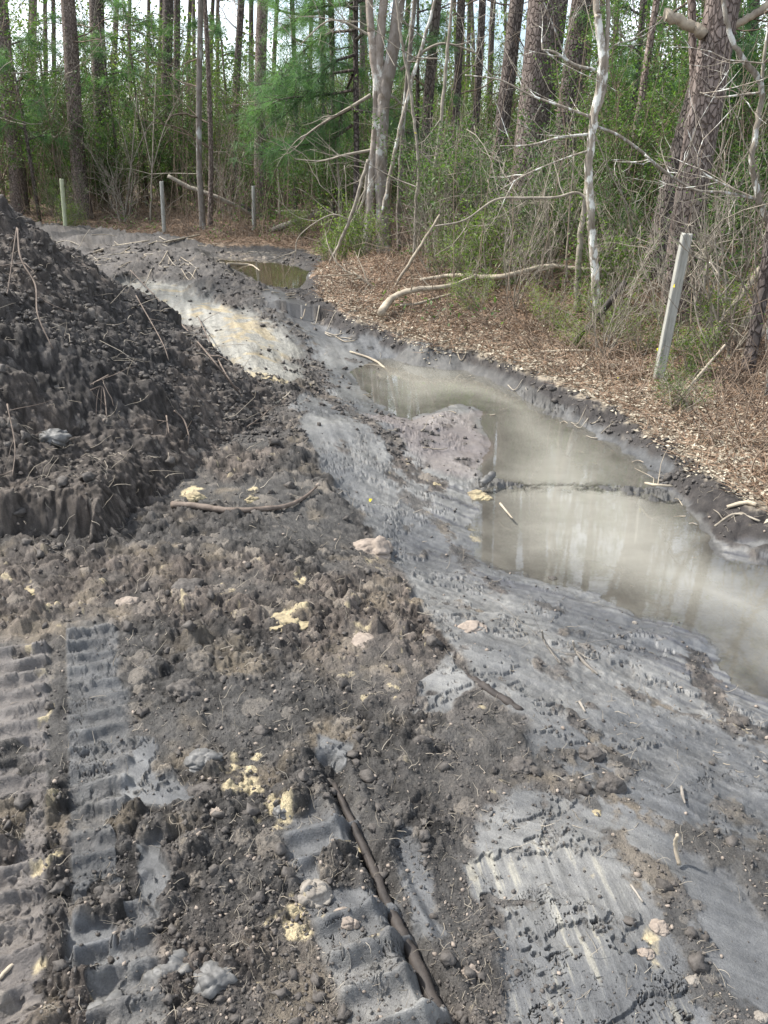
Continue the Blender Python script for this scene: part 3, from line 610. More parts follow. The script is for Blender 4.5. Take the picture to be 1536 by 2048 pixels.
for xb, d, xt, w in ((12, 33, -6, 14), (78, 34, 66, 13), (100, 40, 92, 9), (128, 38, 105, 9), (238, 37, 232, 10), (270, 42, 262, 8), (300, 40, 296, 8), (500, 36, 505, 10), (548, 40, 552, 9), (620, 38, 625, 9),
                     (700, 36, 705, 10), (800, 34, 815, 12), (965, 30, 990, 12), (1010, 34, 1040, 11), (1150, 28, 1180, 14), (1200, 30, 1232, 12), (1262, 26, 1285, 13), (1270, 34, 1330, 10), (1440, 28, 1480, 13),
                     (1520, 26, 1560, 15), (435, 40, 438, 8), (390, 44, 388, 8), (640, 30, 645, 10), (720, 27, 722, 12), (1075, 38, 1110, 10), (920, 42, 940, 9)):
    pine(xb, d, xt, w * 1.1, 'slender dark pine trunk standing deep in the wood', 'pine_dark' if xb % 3 else 'pine', snags=2, group='slender pines deep in the wood')
# pines beside and beyond the picture: shade and reflections
for q in range(46):
    a = R_.uniform(-1.05, 1.15); d = R_.uniform(20, 46)
    if abs(a) < .56: d = R_.uniform(44, 60)
    if a > .56: d = R_.uniform(9, 40)
    X = math.sin(a) * d; Y = math.cos(a) * d; px = 768 + X / (Y * CP) * F
    pine(px, Y, px + X * .3, 260 / Y + 4, 'slender dark pine trunk standing deep in the wood', 'pine_dark', snags=0, group='slender pines deep in the wood')

# the grey tree of several stems
def stem_tree(name, stems, Y, label, cat, bark, bparts=(), ext=8, rg=None, kids=True, leaf=None, group=None):
    rg = rg or np.random.default_rng(3); p0 = stems[0][0][0]; g = V(p0[0], p0[1], Y); B = Vector((g.x, Y, zat(g.x, Y)))
    root = empty(name, B, label, cat, group)
    for P, ws, e in stems:
        Q = [p for p in px_path(P, Y)]
        if abs(Q[0].z - B.z) < .5: Q[0].z = min(Q[0].z, zat(Q[0].x, Q[0].y) - .03)
        wr = [wrad(a, Y) for a in ws]
        if e:
            d = (Q[-1] - Q[-2]).normalized(); Q += [Q[-1] + d * e * .5 + Vector((0, 0, .15)), Q[-1] + d * e + Vector((0, 0, .6))]; wr += [wr[-1] * .35]
        S = smooth(Q, 6); S = S + rg.standard_normal(S.shape) * .004; b = MB(); b.tube(S - np.array(B), lerp_r(wr, len(S)), 10, rough=.04, rng=rg); b.build('trunk', M[bark], root)
    for P, ws in bparts:
        Q = px_path(P, Y); S = smooth(Q, 5) - np.array(B); b = MB(); b.tube(S, lerp_r([wrad(a, Y) for a in ws], len(S)), 6)
        if kids:
            for q in range(5):
                i = rg.integers(2, len(S)); grow(b, S[i], (S[i] - S[i - 1]) + rg.standard_normal(3) * .09 + [0, 0, .03], rg.uniform(.3, .8), wrad(ws[-1] + 1, Y) * .6, 1, rg, kids=(1, 3))
        b.build('branch', M[bark if bark != 'grey' else 'twig'], root)
    return root
stem_tree('grey_tree', [([(768, 512), (766, 430), (762, 330), (765, 250), (768, 190), (786, 100), (798, 0)], [36, 30, 27, 26, 27, 23, 20], 7),
    ([(767, 200), (752, 150), (743, 70), (738, 0)], [18, 16, 15, 13], 6), ([(766, 190), (758, 110), (768, 0)], [20, 18, 15], 6),
    ([(732, 506), (738, 430), (743, 340), (750, 230), (748, 120), (742, 60)], [22, 18, 14, 10, 7, 5], 0), ([(800, 500, .3), (797, 420, .3), (803, 300, .3), (812, 180, .3), (830, 0, .3)], [12, 10, 9, 9, 8], 5)],
    13.6, 'multi-stemmed tree with smooth pale grey blotched bark at the centre of the picture', 'tree', 'grey',
    [([(742, 190), (700, 215), (640, 250), (600, 280)], [8, 6, 4, 3]), ([(745, 300), (690, 310), (640, 322), (590, 318)], [7, 5, 4, 2]), ([(755, 80), (690, 45), (650, 45), (600, 90)], [5, 4, 3, 2]),
     ([(800, 140), (860, 95), (900, 88), (960, 110)], [6, 5, 4, 3]), ([(745, 230), (780, 195), (800, 205), (830, 235)], [4, 4, 3, 2]), ([(745, 295), (735, 340), (727, 400), (700, 450), (660, 510), (622, 560)], [8, 7, 6, 5, 4, 3])])
# the pine with the soft green boughs, just behind it
rg = np.random.default_rng(11); Yp = 15.2; rt = pine(705, Yp, 716, 13, 'young pine with long soft bright green needles left of the multi-stemmed grey tree', 'pine_dark', H=9, snags=0, crown=False, name='young_pine')
for P in ([(705, 215), (650, 245), (580, 290), (520, 310)], [(712, 60), (650, 70), (590, 120), (545, 180)], [(708, 110), (660, 130), (610, 190), (560, 240)], [(714, 20), (680, 10), (620, 20), (570, 60)],
          [(706, 180), (650, 190), (560, 200), (500, 240)], [(704, 250), (660, 280), (610, 290), (570, 300)], [(712, 80), (740, 60), (800, 70), (850, 100)], [(705, 150), (690, 190), (680, 240), (670, 280)], [(714, 0), (660, -40), (600, -40), (540, 0)], [(708, 140), (640, 150), (580, 160), (520, 190)],
          [(705, 220), (760, 230), (820, 270)], [(714, -40), (780, -60), (830, -20)]):
    P = [(a, b_, rg.uniform(-.5, .5) * (i > 0)) for i, (a, b_) in enumerate(P)]
    bw, bn = MB(), MB(); Q = [v_ - rt.location for v_ in px_path(P, Yp)]; tuft_branch(bw, bn, Q, .028, rg, nd=30, L=.27, W=.0042, step=.12, side=.62)
    ob = bw.build('branch', M['pine_dark'], rt); bn.build('needles', M['needle'], ob)
for nm, (xs, ys, Y, r_) in {'a': (75, 130, 26, 50), 'b': (1290, 60, 13, 50), 'c': (1440, 250, 11, 25), 'd': (250, 60, 24, 40), 'e': (640, 120, 19, 60), 'f': (30, 200, 20, 35), 'g': (205, 140, 23, 50), 'h': (440, 90, 26, 50), 'i': (835, 60, 17, 45)}.items():
    T = V(xs, ys, Y); B = Vector((T.x, Y + .2, zat(T.x, Y + .2))); lab = {'a': 'small green pine crown between thin trunks at the upper left', 'b': 'dark green pine boughs between the leaning pines at upper right', 'c': 'small pine tuft beside the massive pine behind the white post',
        'd': 'yellowish green pine crown against the sky left of the paired dark pines', 'e': 'pine boughs hanging behind the young soft-needled pine', 'f': 'green pine boughs near the left edge over the heap', 'g': 'green pine crown directly behind the pale pinkish pine', 'h': 'pine crown against the sky right of the close grey pair', 'i': 'dark pine boughs at the top just right of the grey tree'}[nm]
    root = empty('young_pine', B, lab, 'tree'); b = MB(); H_ = T.z - B.z + 1.2; b.tube([(0, 0, -.1), (.03, 0, H_ * .5), (0, 0, H_)], [.05, .04, .015], 6); b.build('trunk', M['pine_dark'], root)
    bw, bn = MB(), MB(); n_ = 9
    for q in range(n_):
        a = q * 2.4; L_ = rg.uniform(.6, 1.) * r_ * 2.3 * Y * CP / F; h = H_ - q * 1.6 * (r_ * Y / F) / 3 - .1; tuft_branch(bw, bn, [(0, 0, h), (math.cos(a) * L_ * .5, math.sin(a) * L_ * .5, h + .1), (math.cos(a) * L_, math.sin(a) * L_, h - .05)], .02, rg, nd=24, L=.27, W=.007, step=.2, side=.35)
    bw.build('branch', M['pine_dark'], root); bn.build('crown', M['needle'], root)
# saplings
stem_tree('sapling', [([(1198, 672), (1190, 560), (1184, 450), (1178, 350), (1186, 250), (1205, 130), (1196, 40), (1190, -30)], [22, 18, 17, 16, 16, 15, 12, 11], 3),
    ([(1186, 250), (1208, 180), (1214, 100), (1216, 0)], [6, 9, 8, 7], 2)], 8.0, 'pale sapling blotched with white lichen in front of the massive plated pine', 'sapling', 'lichen',
    [([(1190, 140), (1150, 130), (1110, 105), (1085, 100)], [7, 6, 5, 4]), ([(1184, 235), (1130, 215), (1060, 190), (1000, 160), (930, 150)], [6, 5, 4, 3, 2]), ([(1182, 268), (1120, 275), (1060, 290), (1000, 292)], [6, 5, 4, 2]),
     ([(1185, 250), (1235, 270), (1285, 305), (1330, 345), (1400, 380), (1470, 388)], [6, 6, 6, 5, 5, 4]), ([(1180, 300), (1120, 320), (1050, 350), (1000, 380)], [4, 3, 3, 2]), ([(1190, 130), (1230, 90), (1290, 70), (1340, 20)], [4, 3, 2, 2])], ext=3)
stem_tree('sapling', [([(1158, 612), (1155, 560), (1162, 470), (1172, 395), (1184, 300), (1180, 250)], [16, 14, 12, 10, 6, 4], 0)], 8.4, 'bent brown sapling leaning against the white-blotched sapling', 'sapling', 'twig',
    [([(1170, 395), (1150, 385), (1110, 395), (1050, 396), (990, 400), (930, 440), (870, 452)], [7, 6, 6, 6, 5, 4, 3])])
stem_tree('sapling', [([(1560, 620), (1545, 500), (1520, 400), (1505, 330), (1515, 240), (1523, 170), (1480, 110), (1455, 50), (1445, -20)], [15, 12, 12, 11, 10, 11, 9, 8, 7], 1.5)], 6.4, 'crooked pale sapling at the right edge, blotched white', 'sapling', 'lichen',
    [([(1516, 400), (1450, 385), (1390, 380), (1340, 350), (1290, 310)], [6, 6, 5, 5, 4]), ([(1520, 185), (1480, 190), (1430, 195), (1400, 185)], [4, 4, 3, 3]), ([(1523, 170), (1530, 100), (1540, 40)], [7, 6, 5]), ([(1518, 400), (1450, 370), (1400, 340), (1395, 310)], [4, 4, 3, 2])])
stem_tree('sapling', [([(827, 566), (829, 480), (833, 400), (838, 330), (828, 240), (818, 160), (806, 100), (796, 30)], [6, 6, 6, 6, 6, 5, 5, 4], 1)], 11, 'thin pale upright sapling right of the multi-stemmed grey tree', 'sapling', 'twig', [([(835, 300), (870, 330), (890, 350)], [3, 2, 2])])
stem_tree('sapling', [([(765, 430), (782, 340), (800, 260), (822, 170), (845, 90), (870, 0)], [9, 8, 8, 7, 6, 5], 1)], 12.9, 'pale sapling leaning right across the multi-stemmed grey tree', 'sapling', 'lichen', [([(822, 170), (800, 60), (794, 0)], [5, 4, 3])])
stem_tree('sapling', [([(848, 540), (862, 450), (870, 340), (884, 230), (893, 120), (905, 0)], [8, 8, 7, 7, 6, 5], 2)], 12, 'straight pale sapling beside the dark pine right of the grey tree', 'sapling', 'twig', [([(880, 240), (850, 280), (830, 290)], [3, 2, 2])])
stem_tree('sapling', [([(640, 560), (672, 500), (700, 440), (722, 370), (736, 320)], [5, 6, 7, 8, 8], 0)], 11.5, 'bare arched branch bending down to the straw by the far puddle', 'branch', 'twig', [([(700, 440), (660, 430), (600, 470), (590, 510)], [3, 3, 2, 2])])
stem_tree('sapling', [([(770, 600), (810, 540), (850, 480), (880, 430)], [5, 7, 7, 5], 0)], 10, 'pale dead pole leaning right out of the torn root bank', 'branch', 'pale', [([(770, 600), (745, 575), (705, 545)], [6, 7, 7])])
stem_tree('sapling', [([(1330, 620), (1362, 560), (1400, 480), (1460, 420)], [3, 4, 4, 3], 0)], 8.6, 'thin bare whip arching between the white post and the right edge', 'sapling', 'twig')
for i, (xb, yb, Y, x1, y1, x2, y2, w_) in enumerate(((1130, 600, 9, 1135, 480, 1150, 300, 5), (1245, 590, 9, 1262, 470, 1230, 340, 6), (900, 560, 11.5, 905, 430, 915, 260, 5), (680, 480, 15.5, 678, 380, 668, 230, 6), (560, 440, 19, 556, 330, 548, 160, 4), (250, 430, 21, 262, 330, 275, 190, 4),
        (118, 360, 22, 105, 290, 92, 240, 6), (1470, 640, 8, 1440, 480, 1452, 300, 5), (960, 520, 12.5, 968, 420, 950, 250, 5), (300, 440, 20, 304, 340, 312, 150, 4), (1010, 560, 11, 1000, 470, 985, 330, 4), (740, 540, 12.5, 700, 470, 690, 330, 4))):
    lab = ('by the low green bush', 'right of the white-blotched sapling', 'between two slim pines', 'left of the grey clump', 'over the crossed logs', 'behind the left fence posts', 'leaning by the left fence post', 'at the right past the massive pine', 'left of the massive pine', 'between the left posts', 'at the foot of the massive pine', 'in front of the grey clump')[i]
    stem_tree('sapling', [([(xb, yb), (x1, y1), (x2, y2)], [w_, w_ * .8, w_ * .4], 0)], Y, 'thin bare sapling ' + lab, 'sapling', 'twig', [([(x1, y1), ((x1 + x2) / 2 + 25, (y1 + y2) / 2), (x2 + 60, y2 + 20)], [2.5, 2, 1]), ([(x1, y1), ((x1 + x2) / 2 - 25, (y1 + y2) / 2), (x2 - 50, y2 + 40)], [2.5, 2, 1])])

# shrubs
def shrub(seed, H, n, nl, ll, mat, stem, spread=.35, name='shrub', lw=.45):
    rg = np.random.default_rng(seed); b, lf = MB(), MB(); ends = []
    for q in range(n):
        a = rg.uniform(0, 2 * PI); grow(b, (rg.normal(0, .08), rg.normal(0, .08), -.05), (math.cos(a) * spread, math.sin(a) * spread, 1), H * rg.uniform(.55, 1), .010 + .006 * H / 2, 2, rg, up=.25, kids=(4, 6), spread=.8, ends=ends)
    tips = [P for P, dpt in ends if dpt < 2]
    for q in range(nl // 6):
        P = tips[rg.integers(len(tips))]; i = rg.integers(1, len(P)); m = 6; base = np.repeat([P[i]], m, 0) + rg.standard_normal((m, 3)) * .06
        D_ = rg.standard_normal((m, 3)); D_[:, 2] = D_[:, 2] * .6 + .1; N = rg.standard_normal((m, 3)) * .6; N[:, 2] += 1
        lf.leaves(base, D_, N, ll * rg.uniform(.6, 1.2, m), ll * lw * rg.uniform(.7, 1.2, m))
    root = bpy.data.objects.new(name, None); sc.collection.objects.link(root)
    b.build('stem', stem, root)
    if nl: lf.build('foliage', mat, root, smooth=False)
    return root
SH = dict(tall=shrub(1, 4.2, 7, 5200, .075, M['leaf'], M['brush']), tall2=shrub(2, 3.2, 8, 4200, .07, M['leaf_b'], M['brush']), mid=shrub(3, 2.0, 7, 3000, .06, M['leaf'], M['twig']),
          low=shrub(4, 1.0, 8, 1800, .05, M['leaf_b'], M['twig']), dense=shrub(5, 2.6, 9, 6000, .07, M['leaf'], M['brush']), bare=shrub(6, 2.4, 9, 120, .05, M['leaf'], M['twig']), lown=shrub(7, .75, 8, 1500, .055, M['leaf_b'], M['twig'], .7, lw=.22))
used = set()
def put(kind, px, Y, s, label, group=None, name='shrub', py=450):
    X = V(px, py, Y).x; loc = (X, Y, zat(X, Y)); p = SH[kind]; rz = R_.uniform(0, 6)
    if kind not in used:
        used.add(kind); p.location = loc; p.rotation_euler = (0, 0, rz); p.scale = (s,) * 3; tag(p, label, 'shrub', group); return p
    r = copy_thing(p, loc, rz, s, label, group)
    r['category'] = 'shrub'
    if not group and 'group' in r: del r['group']
    return r
for a in (('low', 1105, 10.6, 1.3, 'bright green leafy bush at the foot of the massive plated pine'), ('lown', 985, 9.6, 1.1, 'feathery green low bush among the fallen pale branches'), ('lown', 960, 8.6, .6, 'small feathery green bush in front of the fallen pale branches'),
          ('low', 690, 12.3, .8, 'light green weedy shrub left of the grey tree base'), ('low', 660, 12.8, .5, 'small light green shrub beside the far puddle'), ('mid', 900, 13, .9, 'leafy green shrub right of the multi-stemmed grey tree'),
          ('mid', 860, 11.6, .8, 'sparse green shrub behind the leaning pale pole'), ('mid', 950, 11.2, .75, 'green shrub left of the massive plated pine'), ('dense', 690, 17, .85, 'bluish green dense shrub behind the crossed logs'), ('dense', 640, 18.5, .7, 'dense green shrub right of the third fence post'),
          ('low', 150, 18.6, .7, 'low green sprouting plant beside the first fence post'), ('mid', 120, 20, .5, 'green leafy shrub between the heap and the pale pinkish pine'), ('lown', 1250, 7.6, .6, 'small leafy plant between the white-blotched sapling and the white post'),
          ('lown', 1405, 5.4, .45, 'low pine-like green sprout at the right by the white post'), ('mid', 1255, 9.2, .55, 'leafy sprigs behind the white post'), ('low', 1460, 7.0, .6, 'green broad-leaved sprig at the right edge undergrowth'),
          ('low', 1235, 8.3, .9, 'bright green bush behind the dark propped stick'), ('low', 955, 10.2, 1.0, 'leafy bright bush behind the peeled broken branch'), ('mid', 1040, 9.9, .8, 'taller green bush over the whitish fallen branch'), ('low', 735, 12.0, .8, 'light green weeds at the foot of the grey tree'),
          ('lown', 905, 9.8, .9, 'grassy green tuft over the thin pale branch'), ('mid', 1440, 7.8, .7, 'green leafy bush right of the massive pine'), ('dense', 1180, 11.5, .7, 'dense dark green bush behind the bent brown sapling'), ('lown', 1330, 6.9, .5, 'small green sprig beside the white post top side'), ('low', 600, 16.5, .6, 'green weed patch at the end of the rising grey log'),
          ('lown', 1180, 7.2, .45, 'small green sprig on the litter before the white-blotched sapling'), ('lown', 1110, 8.0, .55, 'green feathery plant on the bank left of the dark propped stick'), ('low', 1420, 6.2, .45, 'leafy green sprig low between the white post and the right edge'), ('bare', 1240, 6.9, .4, 'bare twiggy bush just left of the white post'), ('bare', 1040, 8.6, .4, 'bare twiggy bush on the bank above the pond head'),
          ('bare', 1390, 7.2, .6, 'bare tangled bush behind the white post at its right'), ('bare', 1100, 9.4, .6, 'bare tangled bush left of the white-blotched sapling'), ('bare', 870, 10.6, .6, 'bare tangled bush on the torn bank under the grey tree'),
          ('bare', 250, 20, .7, 'bare tangled bush behind the leftmost fence posts'), ('bare', 460, 19.5, .7, 'bare tangled bush behind the leaning dead log'), ('bare', 1500, 6.6, .8, 'bare tangled bush at the right edge')):
    put(*a)
GS = 'green shrubs filling the wood behind'
k_ = 0
for Y0, Y1, n, kinds, s0, s1 in ((21, 25, 22, ('tall', 'dense', 'mid', 'bare', 'bare'), .6, .95), (25, 31, 26, ('tall', 'tall2', 'dense', 'tall2'), .8, 1.2), (31, 38, 22, ('tall2', 'tall', 'tall2'), 1, 1.5)):
    for q in range(n):
        px = -160 + (q + R_.uniform(-.4, .4)) * 1860 / n; put(kinds[R_.integers(len(kinds))], px, R_.uniform(Y0, Y1), R_.uniform(s0, s1), 'leafy green shrub filling the wood behind the trunks', GS)
for q in range(26):
    px = 820 + R_.uniform(0, 900); Y = R_.uniform(12, 20) if px < 1150 else R_.uniform(10.5, 20); put(('tall', 'dense', 'mid', 'bare', 'bare')[R_.integers(5)], px, Y, R_.uniform(.5, .85), 'leafy green shrub filling the wood behind the trunks', GS)

for q in range(60):
    px = -250 + q * 34 + R_.uniform(-14, 14); Y = R_.uniform(19.5, 30); put(('tall', 'dense', 'tall2', 'dense', 'tall', 'bare')[R_.integers(6)], px, Y, R_.uniform(.7, 1.3), 'leafy green shrub filling the wood behind the trunks', GS)
# far wood, brush, straw and litter: nobody could count them
def blocks(x, y):     # keeps the feet of the two big pines in view
    p = 768 + x / (np.asarray(y) * CP + .5) * F
    return ((abs(p - 1030) < 48) & (y > 8.8) & (y < 12.6)) | ((abs(p - 1362) < 52) & (y > 5.6) & (y < 8.2)) | ((abs(p - 750) < 30) & (y > 11) & (y < 13.8))
def edge_pts(n, a0, a1, d0, d1, lo, hi, rng=R_):
    a = rng.uniform(a0, a1, n); d = rng.uniform(d0 ** .5, d1 ** .5, n) ** 2; x = np.sin(a) * d; y = np.cos(a) * d; s = sdpoly(x, y, CLEAR); k = (s > lo) & (s < hi); return x[k], y[k], s[k]
b = MB(); n = 260000; a = R_.uniform(-.95, .95, n); d = R_.uniform(34, 58, n); x = np.sin(a) * d; y = np.cos(a) * d; zz = R_.uniform(0, 1, n) ** 1.7 * 9
dens = fbm(x * .25 + y * .1, zz * .35, 200, 3) + .4 * fbm(x * 1.1, zz * 1.1, 201, 2) - (zz - 3.5) * .07; k = dens > -.02
P = np.stack([x, y, zz], -1)[k]; n = len(P); N = R_.standard_normal((n, 3)); b.leaves(P, R_.standard_normal((n, 3)), N, R_.uniform(.10, .24, n), R_.uniform(.07, .14, n))
tag(b.build('distant_woods', M['leaf_far_sunlit'], smooth=False), 'far green foliage closing the view between the trunks', 'foliage', kind='stuff')
b = MB(); x1, y1, s1 = edge_pts(520000, -.75, .8, 8, 34, .4, 30); zz = R_.uniform(0, 1, len(x1)) ** 1.4 * 3.6; cl = fbm(x1 * .55, y1 * .4, 230, 3) + .6 * fbm(x1 * 1.3, zz * 1.3 + y1, 231, 3)
k = (~blocks(x1, y1)) & (cl > .02 + zz * .07) & (zz < (s1 - .3) * 1.3) & (R_.random(len(x1)) < np.clip(y1 / 15, .35, 1)); x1, y1, zz = x1[k], y1[k], zz[k]; n = len(x1); print('undergrowth', n)
P = np.stack([x1, y1, zz + ground(x1, y1, False)], -1); b.leaves(P, R_.standard_normal((n, 3)), R_.standard_normal((n, 3)) * .7 + [0, 0, 1], R_.uniform(.03, .085, n), R_.uniform(.02, .04, n))
tag(b.build('undergrowth', M['leaf'], smooth=False), 'small green leaves of the evergreen undergrowth all through the wood', 'undergrowth', kind='stuff')
b = MB(); x1, y1, s1 = edge_pts(19000, -.66, .7, 4.5, 30, .12, 14)
x2, y2, s2 = edge_pts(5200, .05, .72, 5, 12, .3, 2.6); x1 = np.concatenate([x1, x2]); y1 = np.concatenate([y1, y2]); s1 = np.concatenate([s1, s2 * .5])
for X, Y, s_ in zip(x1, y1, s1):
    if blocks(X, Y) and R_.random() < .95: continue
    if X > 1.2 and 6.5 < Y < 14 and s_ > .8 and R_.random() < .55: continue
    if R_.random() > ((.9 if s_ > .5 else .35) if Y > 13 else .5): continue
    whip = R_.random() < (.13 if Y > 15 else .05) and s_ > .7
    L_ = R_.uniform(1.5, 4.5) if whip else R_.uniform(.3, 1.4) * (1 if s_ > .8 else .5); dd = np.array([R_.normal(0, .12), R_.normal(0, .12), 1]) if whip else np.array([R_.normal(0, .55), R_.normal(0, .5), R_.uniform(.25, 1)])
    n = 6; P = [np.array([X, Y, 0.])]
    for q in range(n - 1): dd = dd + R_.standard_normal(3) * (.08 if whip else .25) - [0, 0, 0 if whip else .07]; P.append(P[-1] + dd / np.linalg.norm(dd) * L_ / n)
    P = np.array(P); P[:, 2] += -999; b.tube(P, np.linspace(.0045, .0015, n) * (1 + Y * .035), 3, cap=False)
    b._last = None
# lift every stem to the ground under its root (heights asked for all at once)
o = 0; hz = None; chunks = b.v; roots = np.array([c_[:3].mean(0) for c_ in chunks]); hz = ground(roots[:, 0], roots[:, 1], False)[0] if False else ground(roots[:, 0], roots[:, 1], False)
for c_, h_ in zip(chunks, hz): c_[:, 2] += 999 + h_ - .01
tag(b.build('brush', M['brush'], smooth=False), 'tangled dry brown brush and dead twigs covering the wood floor', 'brush', kind='stuff')
b = MB(); x1, y1, s1 = edge_pts(150000, -.66, .7, 4, 24, -.02, 5)
keep = R_.random(len(x1)) < np.clip(1.1 - s1 * .12, .2, 1) * np.clip(60 / (y1 ** 1.6 + 20) + .25, 0, 1); x1, y1 = x1[keep], y1[keep]; n = len(x1); z1 = ground(x1, y1, False)
D_ = R_.standard_normal((n, 3)); D_[:, 2] = np.abs(D_[:, 2]) * .35; b.needles(np.stack([x1, y1, z1 + R_.uniform(.0, .03, n)], -1), D_, R_.uniform(.09, .22, n), .003 + .0006 * y1[:, None], R_)
tag(b.build('pine_straw', M['straw'], smooth=False), 'reddish brown fallen pine needles carpeting the wood floor', 'pine straw', kind='stuff')
b = MB(); x1, y1, s1 = edge_pts(140000, -.3, .95, 3.5, 12, -.05, 2.2)
keep = R_.random(len(x1)) < np.exp(-np.abs(s1 - .25) * 1.3); x1, y1 = x1[keep], y1[keep]; n = len(x1); z1 = ground(x1, y1, False)
D_ = R_.standard_normal((n, 3)); D_[:, 2] *= .3; N = R_.standard_normal((n, 3)) * .45; N[:, 2] += 1
b.leaves(np.stack([x1, y1, z1 + R_.uniform(.004, .03, n)], -1), D_, N, R_.uniform(.012, .05, n), R_.uniform(.007, .026, n))
tag(b.build('leaf_litter', M['litter'], smooth=False), 'curled pale tan dead leaves strewn along the right bank', 'leaf litter', kind='stuff')

b = MB(); rg = np.random.default_rng(77)
for q in range(42):
    px_, Y_ = rg.uniform(780, 1600), rg.uniform(6.8, 15); p_ = V(px_, rg.uniform(-60, 560), Y_)
    if p_.z < .3 or sdpoly(np.array([p_.x]), np.array([p_.y]), CLEAR)[0] < .5: continue
    grow(b, p_, (rg.normal(0, 1), rg.normal(0, .5), rg.normal(.1, .35)), rg.uniform(.8, 2.6), rg.uniform(.004, .009), 2, rg, up=.05, kids=(2, 5), spread=.8, wob=.2)
for q in range(50):
    px_, Y_ = rg.uniform(-60, 760), rg.uniform(18.5, 24); p_ = V(px_, rg.uniform(-60, 430), Y_)
    if p_.z > .3: grow(b, p_, (rg.normal(0, 1), rg.normal(0, .5), rg.normal(.1, .35)), rg.uniform(1.2, 3.2), rg.uniform(.008, .016), 2, rg, up=.05, kids=(2, 4), spread=.8, wob=.2)
tag(b.build('bare_branches', M['twig'], smooth=False), 'tangle of thin bare pale branches hanging among the trunks', 'branches', kind='stuff')
# ---------------------------------------------------------------- posts
def post(px, py, Y, pt, py2, w_, label, mat, name='fence_post', fl=False):
    a = V(px, py, Y); X = a.x; B = Vector((X, Y, zat(X, Y))); T = V(pt, py2, Y); d = T - B; h = d.length; hw = wrad(w_, Y); b = MB()
    prof = []
    if fl:   # fluted, slightly H-shaped
        for (u, v_) in ((-1, -.6), (-.9, -.72), (-.45, -.72), (-.35, -.52), (.35, -.52), (.45, -.72), (.9, -.72), (1, -.6), (1, .6), (.9, .72), (-.9, .72), (-1, .6)): prof.append((u * hw, v_ * hw))
    else:
        for q in range(10): prof.append((math.cos(q * PI / 5) * hw, math.sin(q * PI / 5) * hw))
    k = len(prof); vs = []; zs = [-.25, 0, h * .25, h * .5, h * .75, h - .01, h]
    rg = np.random.default_rng(int(px))
    for z_ in zs:
        f_ = .93 if z_ == h else 1
        for (u, v_) in prof: p = B + d.normalized() * z_ + Vector((u * f_, v_ * f_, 0)) + Vector((rg.normal(0, hw * .02), 0, rg.normal(0, .006) if z_ == h else 0)); vs.append(tuple(p - B))
    i = np.arange(len(zs) - 1)[:, None] * k; j = np.arange(k)[None, :]; j2 = (j + 1) % k; f = np.stack([i + j, i + j2, i + k + j2, i + k + j], -1).reshape(-1, 4)
    b.add(vs, f); c0 = np.mean(vs[-k:], axis=0); o_n = b.n; b.v.append(np.array([c0], f4)); b.n += 1; b.f3.append(np.stack([(len(zs) - 1) * k + np.arange(k), (len(zs) - 1) * k + (np.arange(k) + 1) % k, np.full(k, o_n)], -1))
    ob = b.build(name, mat, smooth=False); ob.location = B; tag(ob, label, 'post'); return ob
post(1318, 748, 6.15, 1374, 467, 21, 'thick whitish weathered fluted post leaning right beside the pond bank', M['post'], fl=True)
post(1532, 800, 5.6, 1545, 715, 12, 'pale post just cut off by the lower right edge of the picture', M['post'], fl=True)
post(133, 465, 18.2, 123, 358, 8.5, 'mossy yellowish fence post, leftmost behind the heap', M['post_g'])
post(329, 470, 17.9, 323, 363, 8.5, 'pale grey fence post, second from the left, beside the leaning dead log', M['post'])
post(509, 477, 17.6, 507, 372, 8, 'pale grey fence post in front of the crossed logs', M['post'])
post(669, 420, 17.2, 667, 288, 7, 'taller pale post behind the shrub left of the grey tree', M['post'])
post(291, 395, 24.5, 289, 346, 5, 'small far fence post deep between the left trunks', M['post'])

# ---------------------------------------------------------------- fallen logs, sticks, roots
def stick(name, P, ws, label, mat, cat='stick', lift=0., kind='G', Y=None, kids=0, sub=None, k=8, knots=.06, seed=1, fork=None):
    rg = np.random.default_rng(seed + int(P[0][0]))
    if kind == 'G':
        Q = []
        for p in P:
            z_ = 0.
            for _ in range(5): g = G(p[0], p[1], z_); z_ = zat(*g) + (p[2] if len(p) > 2 else 0)
            Q.append(Vector((g[0], g[1], z_ + lift)))
    else: Q = [V(p[0], p[1], Y + (p[2] if len(p) > 2 else 0)) for p in P]
    dist = sum(q.y for q in Q) / len(Q); dep = dist * CP + 1.6 * SP
    S = smooth(Q, 6); B = Vector(S[0]); S = S - S[0]; S[1:-1] += rg.standard_normal(S[1:-1].shape) * wn(ws, dep) * .12
    b = MB(); b.tube(S, lerp_r([a / 2 * dep / F for a in ws], len(S)), k, rough=knots, rng=rg)
    for q in range(kids):
        i = rg.integers(2, len(S)); grow(b, S[i], rg.standard_normal(3) * [1, 1, .5] + [0, 0, .35], rg.uniform(.2, .6) * len(Q) * .2, min(ws) / 2 * dep / F * .5, 1, rg, kids=(0, 2))
    ob = b.build(name, mat); ob.location = B; tag(ob, label, cat)
    return ob
def wn(ws, dep): return min(ws) / 2 * dep / F
stick('fallen_log', [(336, 352), (380, 375), (450, 402), (545, 455, 1)], [7, 8, 9, 11], 'dead log with a broken pale end leaning up past the thin grey pines', M['twig'], 'log', kind='V', Y=18.8)
stick('fallen_log', [(512, 478), (560, 455), (610, 437), (665, 420, 1.2)], [9, 12, 12, 12], 'grey log rising to the right from the third fence post', M['twig'], 'log', kind='V', Y=17.4)
stick('fallen_log', [(550, 425), (600, 425), (650, 424)], [9, 10, 9], 'horizontal grey log lying behind the rising one', M['twig'], 'log', kind='V', Y=20)
